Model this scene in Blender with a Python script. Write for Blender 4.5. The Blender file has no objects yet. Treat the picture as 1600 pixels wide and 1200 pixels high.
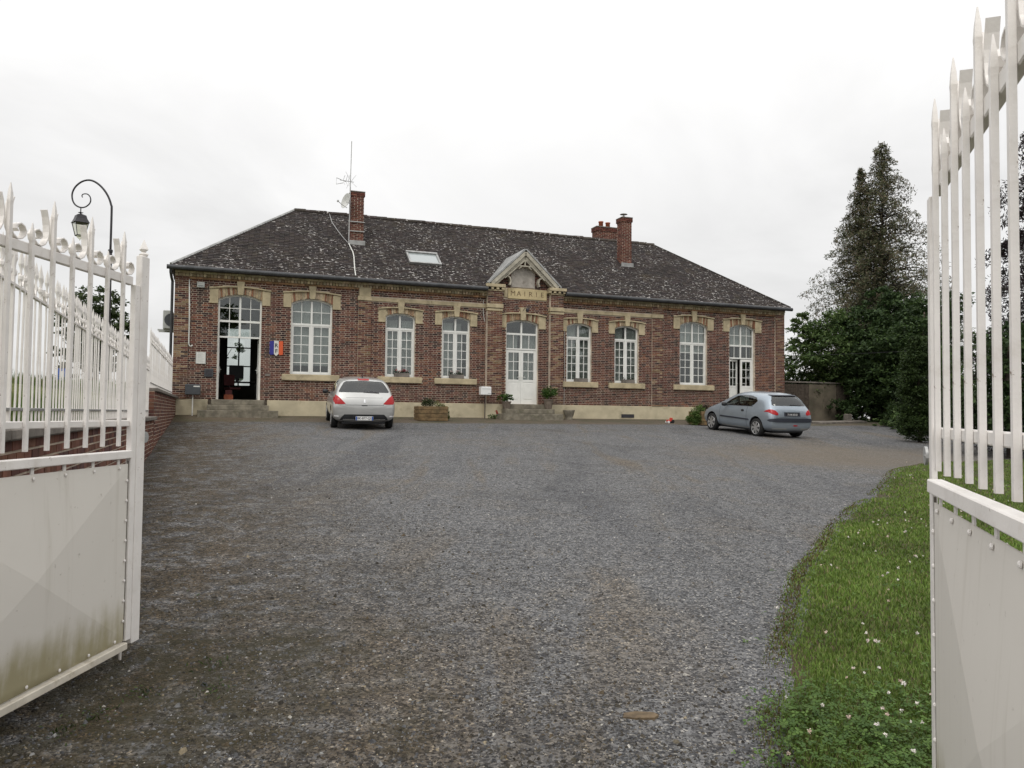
import bpy, bmesh, math, random
import numpy as np
from mathutils import Vector, Matrix, noise, geometry
from mathutils.bvhtree import BVHTree
random.seed(7); rng = np.random.default_rng(11)
SC = bpy.context.scene
COL = SC.collection
R = math.radians

# ---------------------------------------------------------------- camera
cam_data = bpy.data.cameras.new('camera'); cam_data.sensor_width = 36; cam_data.lens = 28
cam_data.clip_start = 0.05; cam_data.clip_end = 3000
cam = bpy.data.objects.new('camera', cam_data); COL.objects.link(cam)
PITCH = math.atan(48 / 1244.4); ROLL = 0.011
cam.matrix_world = Matrix.Rotation(R(90) + PITCH, 4, 'X') @ Matrix.Rotation(ROLL, 4, 'Z')
SC.camera = cam
# ---------------------------------------------------------------- sky, sun, exposure
SUN_EL, SUN_AZ = R(52), R(200)      # azimuth clockwise from +Y: the sun stands behind the camera, a little to the left
world = bpy.data.worlds.new('World'); SC.world = world; world.use_nodes = True
wt = world.node_tree; wt.nodes.clear()
def wn(t, **k):
    n = wt.nodes.new(t)
    for a, b in k.items(): setattr(n, a, b)
    return n
def wmath(op, a, b=None, c=None):
    n = wn('ShaderNodeMath', operation=op)
    for i, x in enumerate((a, b, c)):
        if x is None: continue
        if isinstance(x, (int, float)): n.inputs[i].default_value = x
        else: wt.links.new(x, n.inputs[i])
    return n.outputs[0]
tc = wn('ShaderNodeTexCoord'); sep = wn('ShaderNodeSeparateXYZ'); wt.links.new(tc.outputs['Generated'], sep.inputs[0])
zz = wmath('MAXIMUM', sep.outputs[2], 0.0)
den = wmath('ADD', zz, 0.16)
cmb = wn('ShaderNodeCombineXYZ')
wt.links.new(wmath('DIVIDE', sep.outputs[0], den), cmb.inputs[0]); wt.links.new(wmath('DIVIDE', sep.outputs[1], den), cmb.inputs[1])
nz = wn('ShaderNodeTexNoise'); nz.inputs['Scale'].default_value = 0.85; nz.inputs['Detail'].default_value = 6; nz.inputs['Roughness'].default_value = 0.55; nz.inputs['Distortion'].default_value = 0.6
wt.links.new(cmb.outputs[0], nz.inputs['Vector'])
grad = wmath('MULTIPLY_ADD', wmath('POWER', zz, 1.3), 0.98, 0.775)          # overcast: brighter towards the zenith
cl = wmath('MULTIPLY_ADD', wmath('SUBTRACT', nz.outputs['Fac'], 0.5), 0.62, 1.02)
lum = wmath('MULTIPLY', grad, cl)
ccol = wn('ShaderNodeCombineColor')
wt.links.new(lum, ccol.inputs[0]); wt.links.new(wmath('MULTIPLY', lum, 0.992), ccol.inputs[1]); wt.links.new(wmath('MULTIPLY', lum, 0.982), ccol.inputs[2])
sky = wn('ShaderNodeTexSky', sky_type='NISHITA'); sky.sun_disc = False; sky.sun_elevation = SUN_EL; sky.sun_rotation = SUN_AZ
sk = wn('ShaderNodeMix', data_type='RGBA', blend_type='MULTIPLY'); sk.inputs[0].default_value = 1
wt.links.new(sky.outputs[0], sk.inputs[6]); sk.inputs[7].default_value = (0.1, 0.1, 0.1, 1)
mx = wn('ShaderNodeMix', data_type='RGBA'); mx.inputs[0].default_value = 0.05
wt.links.new(ccol.outputs[0], mx.inputs[6]); wt.links.new(sk.outputs[2], mx.inputs[7])
bg = wn('ShaderNodeBackground'); bg.inputs[1].default_value = 1.0; wt.links.new(mx.outputs[2], bg.inputs[0])
wo = wn('ShaderNodeOutputWorld'); wt.links.new(bg.outputs[0], wo.inputs[0])
sd = bpy.data.lights.new('sun', 'SUN'); sd.energy = 1.15; sd.angle = R(28); sd.color = (1, 0.965, 0.91)
sun = bpy.data.objects.new('sun', sd); COL.objects.link(sun)
sdir = Vector((math.sin(SUN_AZ) * math.cos(SUN_EL), math.cos(SUN_AZ) * math.cos(SUN_EL), math.sin(SUN_EL)))
sun.rotation_euler = sdir.to_track_quat('Z', 'Y').to_euler(); sun.location = sdir * 60
SC.view_settings.view_transform = 'Standard'; SC.view_settings.look = 'None'
SC.view_settings.exposure = 0.0; SC.view_settings.gamma = 1; SC.view_settings.use_curve_mapping = False
SC.cycles.max_bounces = 6; SC.cycles.transparent_max_bounces = 12; SC.cycles.use_adaptive_sampling = True

# ---------------------------------------------------------------- helpers: meshes and things
class MB:
    """collects polygons; build() links them as one mesh object"""
    def __init__(s): s.v = []; s.f = []; s.c = []
    def poly(s, pts, c=(1, 1, 1)):
        i = len(s.v); s.v += [tuple(p) for p in pts]; s.f.append(tuple(range(i, i + len(pts)))); s.c.append(c)
    def add(s, verts, faces, c=(1, 1, 1)):
        i = len(s.v); s.v += [tuple(p) for p in verts]
        for f in faces: s.f.append(tuple(i + k for k in f)); s.c.append(c)
    def box(s, x0, x1, y0, y1, z0, z1, c=(1, 1, 1), back=True, jit=0):
        j = (lambda: random.uniform(-jit, jit)) if jit else (lambda: 0)
        v = [(x + j(), y + j(), z + j()) for z in (z0, z1) for y in (y0, y1) for x in (x0, x1)]
        f = [(0, 1, 5, 4), (1, 3, 7, 5), (2, 0, 4, 6), (4, 5, 7, 6), (0, 2, 3, 1)]
        if back: f.append((3, 2, 6, 7))
        s.add(v, f, c)
    def bbox(s, x0, x1, y0, y1, z0, z1, b=.004, c=(1, 1, 1)):
        """box with chamfered edges"""
        v = []; ids = {}
        for ix, x in enumerate((x0, x1)):
            for iy, y in enumerate((y0, y1)):
                for iz, z in enumerate((z0, z1)):
                    dx, dy, dz = (b, -b)[ix], (b, -b)[iy], (b, -b)[iz]
                    for k, p in enumerate(((x, y + dy, z + dz), (x + dx, y, z + dz), (x + dx, y + dy, z))):
                        ids[ix, iy, iz, k] = len(v); v.append(p)
        f = []
        for a in (0, 1):
            f.append([ids[a, p, q, 0] for p, q in ((0, 0), (0, 1), (1, 1), (1, 0))][::(1 if a == 0 else -1)])
            f.append([ids[p, a, q, 1] for p, q in ((0, 0), (0, 1), (1, 1), (1, 0))][::(-1 if a == 0 else 1)])
            f.append([ids[p, q, a, 2] for p, q in ((0, 0), (0, 1), (1, 1), (1, 0))][::(1 if a == 0 else -1)])
        for p in (0, 1):
            for q in (0, 1):
                f.append((ids[0, p, q, 1], ids[1, p, q, 1], ids[1, p, q, 2], ids[0, p, q, 2]))
                f.append((ids[p, 0, q, 0], ids[p, 1, q, 0], ids[p, 1, q, 2], ids[p, 0, q, 2]))
                f.append((ids[p, q, 0, 0], ids[p, q, 1, 0], ids[p, q, 1, 1], ids[p, q, 0, 1]))
                for w in (0, 1): f.append((ids[p, q, w, 0], ids[p, q, w, 1], ids[p, q, w, 2]))
        s.add(v, f, c)
    def prism(s, pts, y0, y1, c=(1, 1, 1)):
        """polygon in the x-z plane extruded along y"""
        n = len(pts); v = [(x, y0, z) for x, z in pts] + [(x, y1, z) for x, z in pts]
        s.add(v, [tuple(range(n)), tuple(range(2 * n - 1, n - 1, -1))] + [(i, n + i, n + (i + 1) % n, (i + 1) % n) for i in range(n)], c)
    def strip(s, path, t, y0, y1, c=(1, 1, 1)):
        """flat bar following a path in the x-z plane: thickness t, from y0 to y1"""
        L = []; Rr = []
        for i, p in enumerate(path):
            a = Vector(path[max(i - 1, 0)]); b = Vector(path[min(i + 1, len(path) - 1)]); d = (b - a).normalized()
            q = Vector((-d.y, d.x)) * t / 2; p = Vector(p); L.append(p + q); Rr.append(p - q)
        n = len(path); v = []
        for i in range(n): v += [(L[i].x, y0, L[i].y), (Rr[i].x, y0, Rr[i].y), (Rr[i].x, y1, Rr[i].y), (L[i].x, y1, L[i].y)]
        f = [(0, 1, 2, 3), (4 * n - 1, 4 * n - 2, 4 * n - 3, 4 * n - 4)]
        for i in range(n - 1):
            for k in range(4): f.append((4 * i + k, 4 * i + 4 + k, 4 * i + 4 + (k + 1) % 4, 4 * i + (k + 1) % 4))
        s.add(v, f, c)
    def tube(s, path, rad, n=8, c=(1, 1, 1), caps=True):
        path = [Vector(p) for p in path]; rs = rad if isinstance(rad, (list, tuple)) else [rad] * len(path)
        v = []; f = []; up = None
        for i, p in enumerate(path):
            d = (path[min(i + 1, len(path) - 1)] - path[max(i - 1, 0)]).normalized()
            if up is None: up = Vector((0, 0, 1)) if abs(d.z) < .9 else Vector((1, 0, 0))
            a = d.cross(up)
            if a.length < 1e-4: a = d.cross(Vector((0, 1, 0)))
            a.normalize(); b = a.cross(d).normalized(); up = b
            for k in range(n):
                t = 2 * math.pi * k / n; v.append(p + (a * math.cos(t) + b * math.sin(t)) * rs[i])
        for i in range(len(path) - 1):
            for k in range(n): f.append((i * n + k, i * n + (k + 1) % n, (i + 1) * n + (k + 1) % n, (i + 1) * n + k))
        if caps: f += [tuple(range(n))[::-1], tuple(range((len(path) - 1) * n, len(path) * n))]
        s.add(v, f, c)
    def lathe(s, prof, n=16, ctr=(0, 0, 0), axis='z', c=(1, 1, 1)):
        v = []; f = []
        for r, h in prof:
            for k in range(n):
                t = 2 * math.pi * k / n; a, b = r * math.cos(t), r * math.sin(t)
                p = (a, b, h) if axis == 'z' else ((a, h, b) if axis == 'y' else (h, a, b))
                v.append((p[0] + ctr[0], p[1] + ctr[1], p[2] + ctr[2]))
        for i in range(len(prof) - 1):
            for k in range(n): f.append((i * n + k, i * n + (k + 1) % n, (i + 1) * n + (k + 1) % n, (i + 1) * n + k))
        if prof[0][0] > 1e-4: f.append(tuple(range(n))[::-1])
        if prof[-1][0] > 1e-4: f.append(tuple(range((len(prof) - 1) * n, len(prof) * n)))
        s.add(v, f, c)
    def mesh(s, name, mat=None, smooth=False):
        me = bpy.data.meshes.new(name); me.from_pydata(s.v, [], s.f); me.validate()
        if len(me.polygons) == len(s.c) and any(x != (1, 1, 1) for x in s.c):
            at = me.attributes.new('tint', 'FLOAT_COLOR', 'FACE')
            at.data.foreach_set('color', [q for x in s.c for q in (x[0], x[1], x[2], 1)])
        if mat: me.materials.append(MAT[mat] if isinstance(mat, str) else mat)
        if smooth: me.polygons.foreach_set('use_smooth', [True] * len(me.polygons))
        me.update(); return me
    def build(s, name, mat, parent=None, smooth=False, loc=None, fix=True):
        me = s.mesh(name, mat, smooth)
        if fix:
            bm = bmesh.new(); bm.from_mesh(me); bmesh.ops.recalc_face_normals(bm, faces=bm.faces); bm.to_mesh(me); bm.free()
        return link(name, me, parent, loc)
def link(name, me, parent=None, loc=None):
    o = bpy.data.objects.new(name, me); COL.objects.link(o)
    if parent: o.parent = parent
    if loc: o.location = loc
    return o
def tag(o, label, cat, group=None):
    o['label'] = label; o['category'] = cat
    if group: o['group'] = group
    return o
def thing(name, label, cat, loc=(0, 0, 0), rz=0, group=None):
    o = bpy.data.objects.new(name, None); COL.objects.link(o); o.empty_display_size = .2
    o.location = loc; o.rotation_euler = (0, 0, rz)
    return tag(o, label, cat, group)
def kind(o, k): o['kind'] = k; return o
def rc(c, a=.12):
    k = random.uniform(1 - a, 1 + a); return tuple(x * k * random.uniform(.96, 1.04) for x in c)
def np_mesh(name, V, F, mat, parent=None, tint=None, smooth=False):
    """V (n,3), F (m,k) arrays -> object"""
    me = bpy.data.meshes.new(name); k = F.shape[1]
    me.vertices.add(len(V)); me.vertices.foreach_set('co', V.astype(np.float32).ravel())
    me.loops.add(F.size); me.loops.foreach_set('vertex_index', F.astype(np.int32).ravel())
    me.polygons.add(len(F)); me.polygons.foreach_set('loop_start', np.arange(0, F.size, k, dtype=np.int32))
    if tint is not None:
        at = me.attributes.new('tint', 'FLOAT_COLOR', 'FACE')
        at.data.foreach_set('color', np.c_[tint, np.ones(len(tint))].astype(np.float32).ravel())
    me.materials.append(MAT[mat]); me.update(calc_edges=True); me.validate()
    if smooth: me.polygons.foreach_set('use_smooth', [True] * len(me.polygons))
    return link(name, me, parent)

# ---------------------------------------------------------------- materials
MAT = {}
class NT:
    def __init__(s, name):
        s.m = bpy.data.materials.new(name); s.m.use_nodes = True; s.t = s.m.node_tree; s.t.nodes.clear(); MAT[name] = s.m
        s.out = s.n('ShaderNodeOutputMaterial'); s.b = s.n('ShaderNodeBsdfPrincipled'); s.l(s.b.outputs[0], s.out.inputs[0])
    def n(s, t, **k):
        x = s.t.nodes.new(t)
        for a, b in k.items(): setattr(x, a, b)
        return x
    def l(s, a, b): s.t.links.new(a, b)
    def set(s, inp, v):
        if hasattr(v, 'is_linked') or hasattr(v, 'links'): s.l(v, inp)
        else: inp.default_value = v if not (isinstance(v, tuple) and len(v) == 3 and inp.type == 'RGBA') else (*v, 1)
    def math(s, op, a, b=0.0, c=None, clamp=False):
        x = s.n('ShaderNodeMath', operation=op); x.use_clamp = clamp
        s.set(x.inputs[0], a); s.set(x.inputs[1], b)
        if c is not None: s.set(x.inputs[2], c)
        return x.outputs[0]
    def mix(s, f, a, b, mode='MIX'):
        x = s.n('ShaderNodeMix', data_type='RGBA', blend_type=mode); x.clamp_factor = True
        s.set(x.inputs[0], f); s.set(x.inputs[6], a); s.set(x.inputs[7], b); return x.outputs[2]
    def co(s, scale=None, kind='Object'):
        t = s.n('ShaderNodeTexCoord').outputs[kind]
        if scale is None: return t
        x = s.n('ShaderNodeVectorMath', operation='MULTIPLY'); s.l(t, x.inputs[0]); x.inputs[1].default_value = scale; return x.outputs[0]
    def pos(s): return s.n('ShaderNodeNewGeometry').outputs['Position']
    def noise(s, vec, scale, detail=4, rough=.55, dist=0):
        x = s.n('ShaderNodeTexNoise'); s.l(vec, x.inputs['Vector']); x.inputs['Scale'].default_value = scale
        x.inputs['Detail'].default_value = detail; x.inputs['Roughness'].default_value = rough; x.inputs['Distortion'].default_value = dist
        return x.outputs['Fac']
    def ramp(s, f, lo, hi):
        x = s.n('ShaderNodeMapRange'); x.interpolation_type = 'SMOOTHSTEP'; s.set(x.inputs[0], f)
        x.inputs[1].default_value = lo; x.inputs[2].default_value = hi; return x.outputs[0]
    def bump(s, h, dist, strength=1.0):
        x = s.n('ShaderNodeBump'); s.l(h, x.inputs['Height']); x.inputs['Distance'].default_value = dist; x.inputs['Strength'].default_value = strength
        s.l(x.outputs[0], s.b.inputs['Normal']); return x
    def fin(s, col, rough=.7, metal=0, spec=.4):
        s.set(s.b.inputs['Base Color'], col); s.set(s.b.inputs['Roughness'], rough); s.b.inputs['Metallic'].default_value = metal
        s.b.inputs['Specular IOR Level'].default_value = spec; return s
def plain(name, col, rough=.6, var=.15, scale=6, bump=0, bscale=60, metal=0, spec=.4, dirt=None, damt=.5, dscale=2.5, chips=False):
    k = NT(name); p = k.co()
    f = k.noise(p, scale, 5)
    lo = tuple(c * (1 - var) for c in col); hi = tuple(min(1, c * (1 + var)) for c in col)
    c = k.mix(k.ramp(f, .3, .7), lo, hi)
    if dirt: c = k.mix(k.math('MULTIPLY', k.ramp(k.noise(p, dscale, 8, .65, .4), .5, .72), damt), c, dirt)
    if chips: c = k.mix(k.math('MULTIPLY', k.ramp(k.noise(p, 34, 6, .75), .63, .68), k.ramp(k.noise(p, 2.2, 3), .4, .6)), c, (.17, .10, .055))
    if bump: k.bump(k.noise(p, bscale, 4), bump)
    return k.fin(c, rough, metal, spec)
def tinted(name, rough=.85, var=.25, scale=14, bump=.003, bscale=70, spec=.25, trans=0):
    k = NT(name); p = k.pos(); a = k.n('ShaderNodeAttribute'); a.attribute_name = 'tint'
    f = k.math('MULTIPLY_ADD', k.ramp(k.noise(p, scale, 5, .6), .25, .75), var * 2, 1 - var)
    c = k.n('ShaderNodeVectorMath', operation='SCALE'); k.l(a.outputs['Color'], c.inputs[0]); k.l(f, c.inputs['Scale'])
    if bump: k.bump(k.noise(p, bscale, 4), bump)
    k.fin(c.outputs[0], rough, 0, spec)
    if trans:
        tr = k.n('ShaderNodeBsdfTranslucent'); k.l(c.outputs[0], tr.inputs[0]); ms = k.n('ShaderNodeMixShader'); ms.inputs[0].default_value = trans
        k.l(k.b.outputs[0], ms.inputs[1]); k.l(tr.outputs[0], ms.inputs[2]); k.l(ms.outputs[0], k.out.inputs[0])
    return k
tinted('brick', .88, .28, 9, .002, 120)
tinted('tile', .85, .3, 5, .003, 60)
tinted('stone_bits', .82, .3, 40, .001, 150)
tinted('leaf', .6, .2, 3, 0, trans=.25)
tinted('grass', .6, .2, 2, 0, trans=.3)
plain('mortar', (.52, .44, .35), .95, .25, 3, .003, 200)
plain('ochre_stone', (.44, .37, .24), .9, .18, 3, .004, 60, dirt=(.18, .15, .10), damt=.45, dscale=4)
plain('plinth_render', (.49, .43, .30), .9, .12, 2, .003, 40, dirt=(.2, .17, .11), damt=.6, dscale=1.6)
plain('step_stone', (.19, .17, .13), .92, .3, 5, .006, 50, dirt=(.07, .07, .04), damt=.7)
plain('sign_stone', (.50, .41, .235), .9, .12, 4, .003, 60, dirt=(.26, .2, .12), damt=.4, dscale=5)
plain('white_frame', (.76, .76, .72), .45, .05, 3)
plain('white_iron', (.77, .735, .70), .5, .06, 4, .0008, 90, dirt=(.42, .36, .28), damt=.3, dscale=7, chips=True)
plain('rail_dirty', (.62, .57, .48), .6, .12, 5, .001, 90, dirt=(.24, .18, .09), damt=.75, dscale=6, chips=True)
plain('zinc', (.33, .33, .32), .5, .2, 4, metal=.6)
plain('gutter_metal', (.05, .052, .055), .5, .25, 4, metal=.2)
plain('galvanised', (.42, .42, .41), .5, .15, 9, metal=.5)
plain('dark_iron', (.035, .033, .038), .5, .2, 9)
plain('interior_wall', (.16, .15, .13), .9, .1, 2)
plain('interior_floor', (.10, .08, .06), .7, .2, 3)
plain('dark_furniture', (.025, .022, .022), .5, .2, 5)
plain('curtain', (.42, .42, .40), .9, .12, 3)
plain('rubber', (.012, .012, .012), .8, .2, 20)
plain('black_plastic', (.02, .021, .023), .45, .15, 8)
plain('car_trim', (.03, .034, .045), .5, .1, 8)
plain('alloy', (.5, .5, .5), .35, .12, 12, metal=.7)
plain('seat_cloth', (.03, .03, .033), .9, .2, 12)
plain('plate_white', (.75, .75, .74), .4, .03)
plain('plate_blue', (.03, .09, .35), .4, .03)
plain('ink', (.02, .02, .025), .6, .05)
plain('chrome', (.8, .8, .8), .15, .03, metal=1)
plain('wood_planter', (.16, .105, .05), .8, .35, 8, .003, 60, dirt=(.06, .06, .03), damt=.5)
plain('soil', (.05, .038, .026), .95, .3, 20, .01, 40)
plain('pot_clay', (.15, .12, .095), .85, .25, 8, .003, 40)
plain('bark', (.07, .055, .042), .95, .35, 8, .02, 14)
plain('bark_dark', (.035, .028, .024), .95, .35, 8, .02, 14)
plain('coping', (.17, .15, .13), .92, .3, 4, .006, 40, dirt=(.06, .06, .05), damt=.6)
plain('flag_blue', (.03, .03, .22), .5, .04)
plain('flag_red', (.62, .10, .03), .5, .04)
plain('paper', (.62, .62, .58), .8, .06, 8)
plain('grey_plastic', (.42, .43, .41), .55, .08, 6)
plain('slate_plastic', (.055, .06, .065), .55, .1, 6)
plain('sign_blue', (.03, .10, .42), .5, .05)
plain('shaded_block_wall', (.13, .11, .08), .93, .3, 1.5, .008, 20, dirt=(.08, .08, .05), damt=.7)  # base colour lowered to carry the shade under the trees
plain('terracotta', (.34, .10, .05), .85, .2, 6)
plain('dish', (.55, .55, .53), .5, .08, 5)
plain('toy_red', (.55, .06, .04), .4, .1, 8)
plain('barge', (.40, .37, .30), .85, .2, 6, .004, 40, dirt=(.14, .12, .09), damt=.6, dscale=5)
plain('tympanum', (.36, .33, .29), .9, .2, 4, .003, 40, dirt=(.14, .12, .1), damt=.7, dscale=5)
plain('flower_pink', (.6, .25, .27), .7, .4, 40)
plain('clover_white', (.72, .66, .58), .8, .2, 60)
def glass(name, ior=1.5, gain=2.0, tintc=(.82, .85, .84), rough=0.0):
    k = NT(name); lw = k.n('ShaderNodeLayerWeight'); lw.inputs[0].default_value = .5
    fac = k.math('MULTIPLY', k.math('MULTIPLY_ADD', k.math('POWER', lw.outputs['Facing'], 5.0), .957, .043), gain, clamp=True)
    tr = k.n('ShaderNodeBsdfTransparent'); tr.inputs[0].default_value = (*tintc, 1); gl = k.n('ShaderNodeBsdfGlossy'); gl.inputs['Roughness'].default_value = rough
    gl.inputs['Color'].default_value = (.95, .97, .97, 1)
    ms = k.n('ShaderNodeMixShader'); k.l(fac, ms.inputs[0]); k.l(tr.outputs[0], ms.inputs[1]); k.l(gl.outputs[0], ms.inputs[2])
    k.l(ms.outputs[0], k.out.inputs[0]); k.t.nodes.remove(k.b)
glass('window_glass', 1.5, 1.7); glass('car_glass', 1.5, 1.8, (.30, .34, .33)); glass('lantern_glass', 1.45, 1.5, (.8, .8, .72), .15)
def paint(name, col):
    k = NT(name); p = k.co(); k.fin(k.mix(k.ramp(k.noise(p, 2, 4), .35, .7), col, tuple(c * .9 for c in col)), .32, .55, .5)
    k.b.inputs['Coat Weight'].default_value = .6; k.b.inputs['Coat Roughness'].default_value = .08
paint('silver_paint', (.50, .50, .485)); paint('blue_grey_paint', (.33, .38, .43))
k = NT('tail_red'); k.fin((.36, .012, .014), .28, 0, .3); k.b.inputs['Coat Weight'].default_value = .08
# gate sheet metal: white paint, runs of green-brown grime growing from the foot
k = NT('gate_panel'); p = k.co(); zz_ = k.n('ShaderNodeSeparateXYZ'); k.l(p, zz_.inputs[0])
hgt = k.ramp(zz_.outputs[2], .62, .0)
str_ = k.noise(k.co((9, 9, .8)), 1, 6, .6); bl = k.noise(p, 3, 6, .6)
g1 = k.math('MULTIPLY', k.ramp(k.math('MULTIPLY', k.math('ADD', str_, bl), k.math('POWER', hgt, .9)), .46, 1.0), .85)
c = k.mix(k.math('MULTIPLY', k.ramp(k.noise(p, 1.2, 4), .4, .7), .3), (.69, .655, .60), (.59, .555, .50)); c = k.mix(g1, c, (.30, .26, .13)); c = k.mix(k.math('MULTIPLY', k.ramp(k.noise(k.co((14, 14, .5)), 1, 5, .6), .55, .75), .22), c, (.36, .32, .24))
c = k.mix(k.math('MULTIPLY', k.ramp(k.noise(p, 22, 5, .7), .64, .72), .5), c, (.3, .26, .2))
c = k.mix(k.math('MULTIPLY', k.ramp(zz_.outputs[2], .10, .015), k.ramp(bl, .3, .6)), c, (.10, .09, .035))
rs = k.math('MULTIPLY', k.ramp(k.noise(k.co((26, 26, .9)), 1, 4, .6), .66, .74), k.ramp(k.noise(k.co((3, 3, 2.2)), 1, 4), .45, .65)); c = k.mix(k.math('MULTIPLY', rs, .5), c, (.30, .19, .10))
k.fin(c, .5); k.bump(k.noise(p, 1.6, 3), .012, .5)
# gravel: crushed grey stone, earth-brown wheel tracks, moss near wall and facade
# building frame: u along the facade, v into the building, s in front of it
AX, AY, PHI = -11.1, 26.0, R(20.5)
EU = Vector((math.cos(PHI), math.sin(PHI))); EN = Vector((math.sin(PHI), -math.cos(PHI)))
A2 = Vector((AX, AY))
def us(X, Y):
    q = Vector((X, Y)) - A2; return q.dot(EU), q.dot(EN)
def W(u, s, z=None):
    q = A2 + EU * u + EN * s; return Vector((q.x, q.y, gz(q.x, q.y) if z is None else z))
def gs(s):
    if s < 0: return -.12
    if s <= 30: return -.12 - .072 * s + .000536 * s * s
    return max(-1.80 - (s - 30) * .035, -3.2)
def gz(X, Y):
    return gs(us(X, Y)[1])
def ground_nodes(k):
    p = k.pos(); d = k.n('ShaderNodeVectorMath', operation='SUBTRACT'); k.l(p, d.inputs[0]); d.inputs[1].default_value = (AX, AY, 0)
    def dot(v):
        x = k.n('ShaderNodeVectorMath', operation='DOT_PRODUCT'); k.l(d.outputs[0], x.inputs[0]); x.inputs[1].default_value = v; return x.outputs['Value']
    return p, dot((EU.x, EU.y, 0)), dot((EN.x, EN.y, 0))
k = NT('gravel'); p, gu, gsn = ground_nodes(k)
vo = k.n('ShaderNodeTexVoronoi'); k.l(p, vo.inputs['Vector']); vo.inputs['Scale'].default_value = 70; vo.inputs['Randomness'].default_value = 1
sc_ = k.n('ShaderNodeSeparateColor'); k.l(vo.outputs['Color'], sc_.inputs[0])
v2 = k.n('ShaderNodeTexVoronoi'); k.l(p, v2.inputs['Vector']); v2.inputs['Scale'].default_value = 24
s2 = k.n('ShaderNodeSeparateColor'); k.l(v2.outputs['Color'], s2.inputs[0])
c = k.mix(k.ramp(sc_.outputs[0], .05, .95), (.038, .039, .042), (.185, .185, .188))
c = k.mix(k.ramp(sc_.outputs[1], .90, .98), c, (.34, .325, .30))
c = k.mix(k.math('MULTIPLY', k.ramp(s2.outputs[0], .75, .95), .5), c, (.20, .198, .195)); c = k.mix(k.math('MULTIPLY', k.ramp(s2.outputs[1], .75, .95), .6), c, (.040, .040, .042))
def tintc(c, f, col): return k.mix(f, c, col, 'MULTIPLY')
big = k.noise(p, .33, 5, .6, .5); mid = k.noise(p, 1.7, 6, .65, .3)
earth = k.math('MULTIPLY', k.ramp(k.math('MULTIPLY_ADD', mid, .55, k.math('MULTIPLY', big, .55)), .54, .70), .5)
c = tintc(c, earth, (1.0, .88, .72))
mp = k.n('ShaderNodeMapping'); k.l(p, mp.inputs[0]); mp.inputs['Rotation'].default_value = (0, 0, R(17)); mp.inputs['Scale'].default_value = (1.0, .13, 1)
trk = k.noise(mp.outputs[0], 1.0, 5, .6, .7)
c = tintc(c, k.math('MULTIPLY', k.ramp(trk, .53, .66), .6), (1.02, .88, .70)); c = tintc(c, k.math('MULTIPLY', k.ramp(trk, .48, .32), .55), (.62, .63, .67))
grn = k.noise(p, 13, 4, .75); c = tintc(c, k.ramp(grn, .54, .70), (.42, .41, .40)); c = k.mix(k.math('MULTIPLY', k.ramp(grn, .42, .30), .45), c, (.21, .205, .20))
drk = k.ramp(k.noise(p, .55, 5, .6, .8), .50, .68); c = tintc(c, k.math('MULTIPLY', drk, .45), (.62, .62, .62))
def blob(cx, cy, r):
    q = k.n('ShaderNodeVectorMath', operation='DISTANCE'); k.l(p, q.inputs[0]); q.inputs[1].default_value = (cx, cy, gz(cx, cy))
    return k.ramp(k.math('ADD', q.outputs['Value'], k.math('MULTIPLY_ADD', mid, 5.0, -2.5)), r, r * .25)
c = k.mix(k.math('MULTIPLY', blob(9.2, 19.8, 5.0), .5), c, (.150, .120, .084)); c = k.mix(k.math('MULTIPLY', blob(6.5, 19.5, 3.5), .3), c, (.145, .118, .086))
# moss and dirt along the boundary wall and below the facade
wob = k.math('MULTIPLY_ADD', mid, 2.4, -1.2)
mw = k.math('MULTIPLY', k.ramp(k.math('ADD', gu, wob), 4.0, .8), k.ramp(k.noise(p, 4.1, 6, .75), .36, .56))
c = tintc(c, mw, (.50, .40, .27))
mf = k.ramp(k.math('ADD', gsn, k.math('MULTIPLY', wob, .25)), 2.9, 2.3)
c = k.mix(k.math('MULTIPLY', mf, .75), c, k.mix(k.ramp(k.noise(p, 1.3, 6, .6), .4, .62), (.115, .085, .055), (.080, .070, .034)))
mg = k.math('MULTIPLY', blob(-1.9, 4.6, 1.6), k.ramp(k.noise(p, 7, 5, .7), .35, .55)); c = k.mix(k.math('MULTIPLY', mg, .8), c, (.036, .031, .015))
k.fin(c, .9, 0, .25)
k.bump(k.math('ADD', k.math('MULTIPLY', vo.outputs['Distance'], -1.0), k.math('MULTIPLY', mid, .8)), .012, .8)
k = NT('lawn_soil'); p = k.pos(); k.fin(k.mix(k.ramp(k.noise(p, 2.3, 6), .35, .65), (.040, .045, .014), (.060, .040, .022)), .95)
k = NT('field_grass'); p = k.pos(); k.fin(k.mix(k.ramp(k.noise(p, 1.1, 7, .65), .35, .68), (.085, .12, .028), (.16, .155, .06)), .95); k.bump(k.noise(p, 8, 5), .08)

# ---------------------------------------------------------------- ground
def sheet(name, mat, us_, ss_, zf):
    V = []; F = []; n = len(ss_)
    for u in us_:
        for s in ss_:
            q = A2 + EU * u + EN * s; V.append((q.x, q.y, zf(u, s)))
    for i in range(len(us_) - 1):
        for j in range(n - 1): F.append((i * n + j, i * n + j + 1, (i + 1) * n + j + 1, (i + 1) * n + j))
    me = bpy.data.meshes.new(name); me.from_pydata(V, [], F); me.materials.append(MAT[mat]); me.polygons.foreach_set('use_smooth', [True] * len(F))
    me.update(); bm = bmesh.new(); bm.from_mesh(me); bmesh.ops.recalc_face_normals(bm, faces=bm.faces)
    if sum(f.normal.z for f in bm.faces) < 0: bmesh.ops.reverse_faces(bm, faces=bm.faces)
    bm.to_mesh(me); bm.free()
    return link(name, me)
def relief(u, s):
    q = A2 + EU * u + EN * s; v = Vector((q.x, q.y, 0))
    k = 1 if s > 3 else max(0, s / 3)
    return (noise.noise(v * .35) * .035 + noise.noise(v * 1.3) * .012) * k
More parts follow.
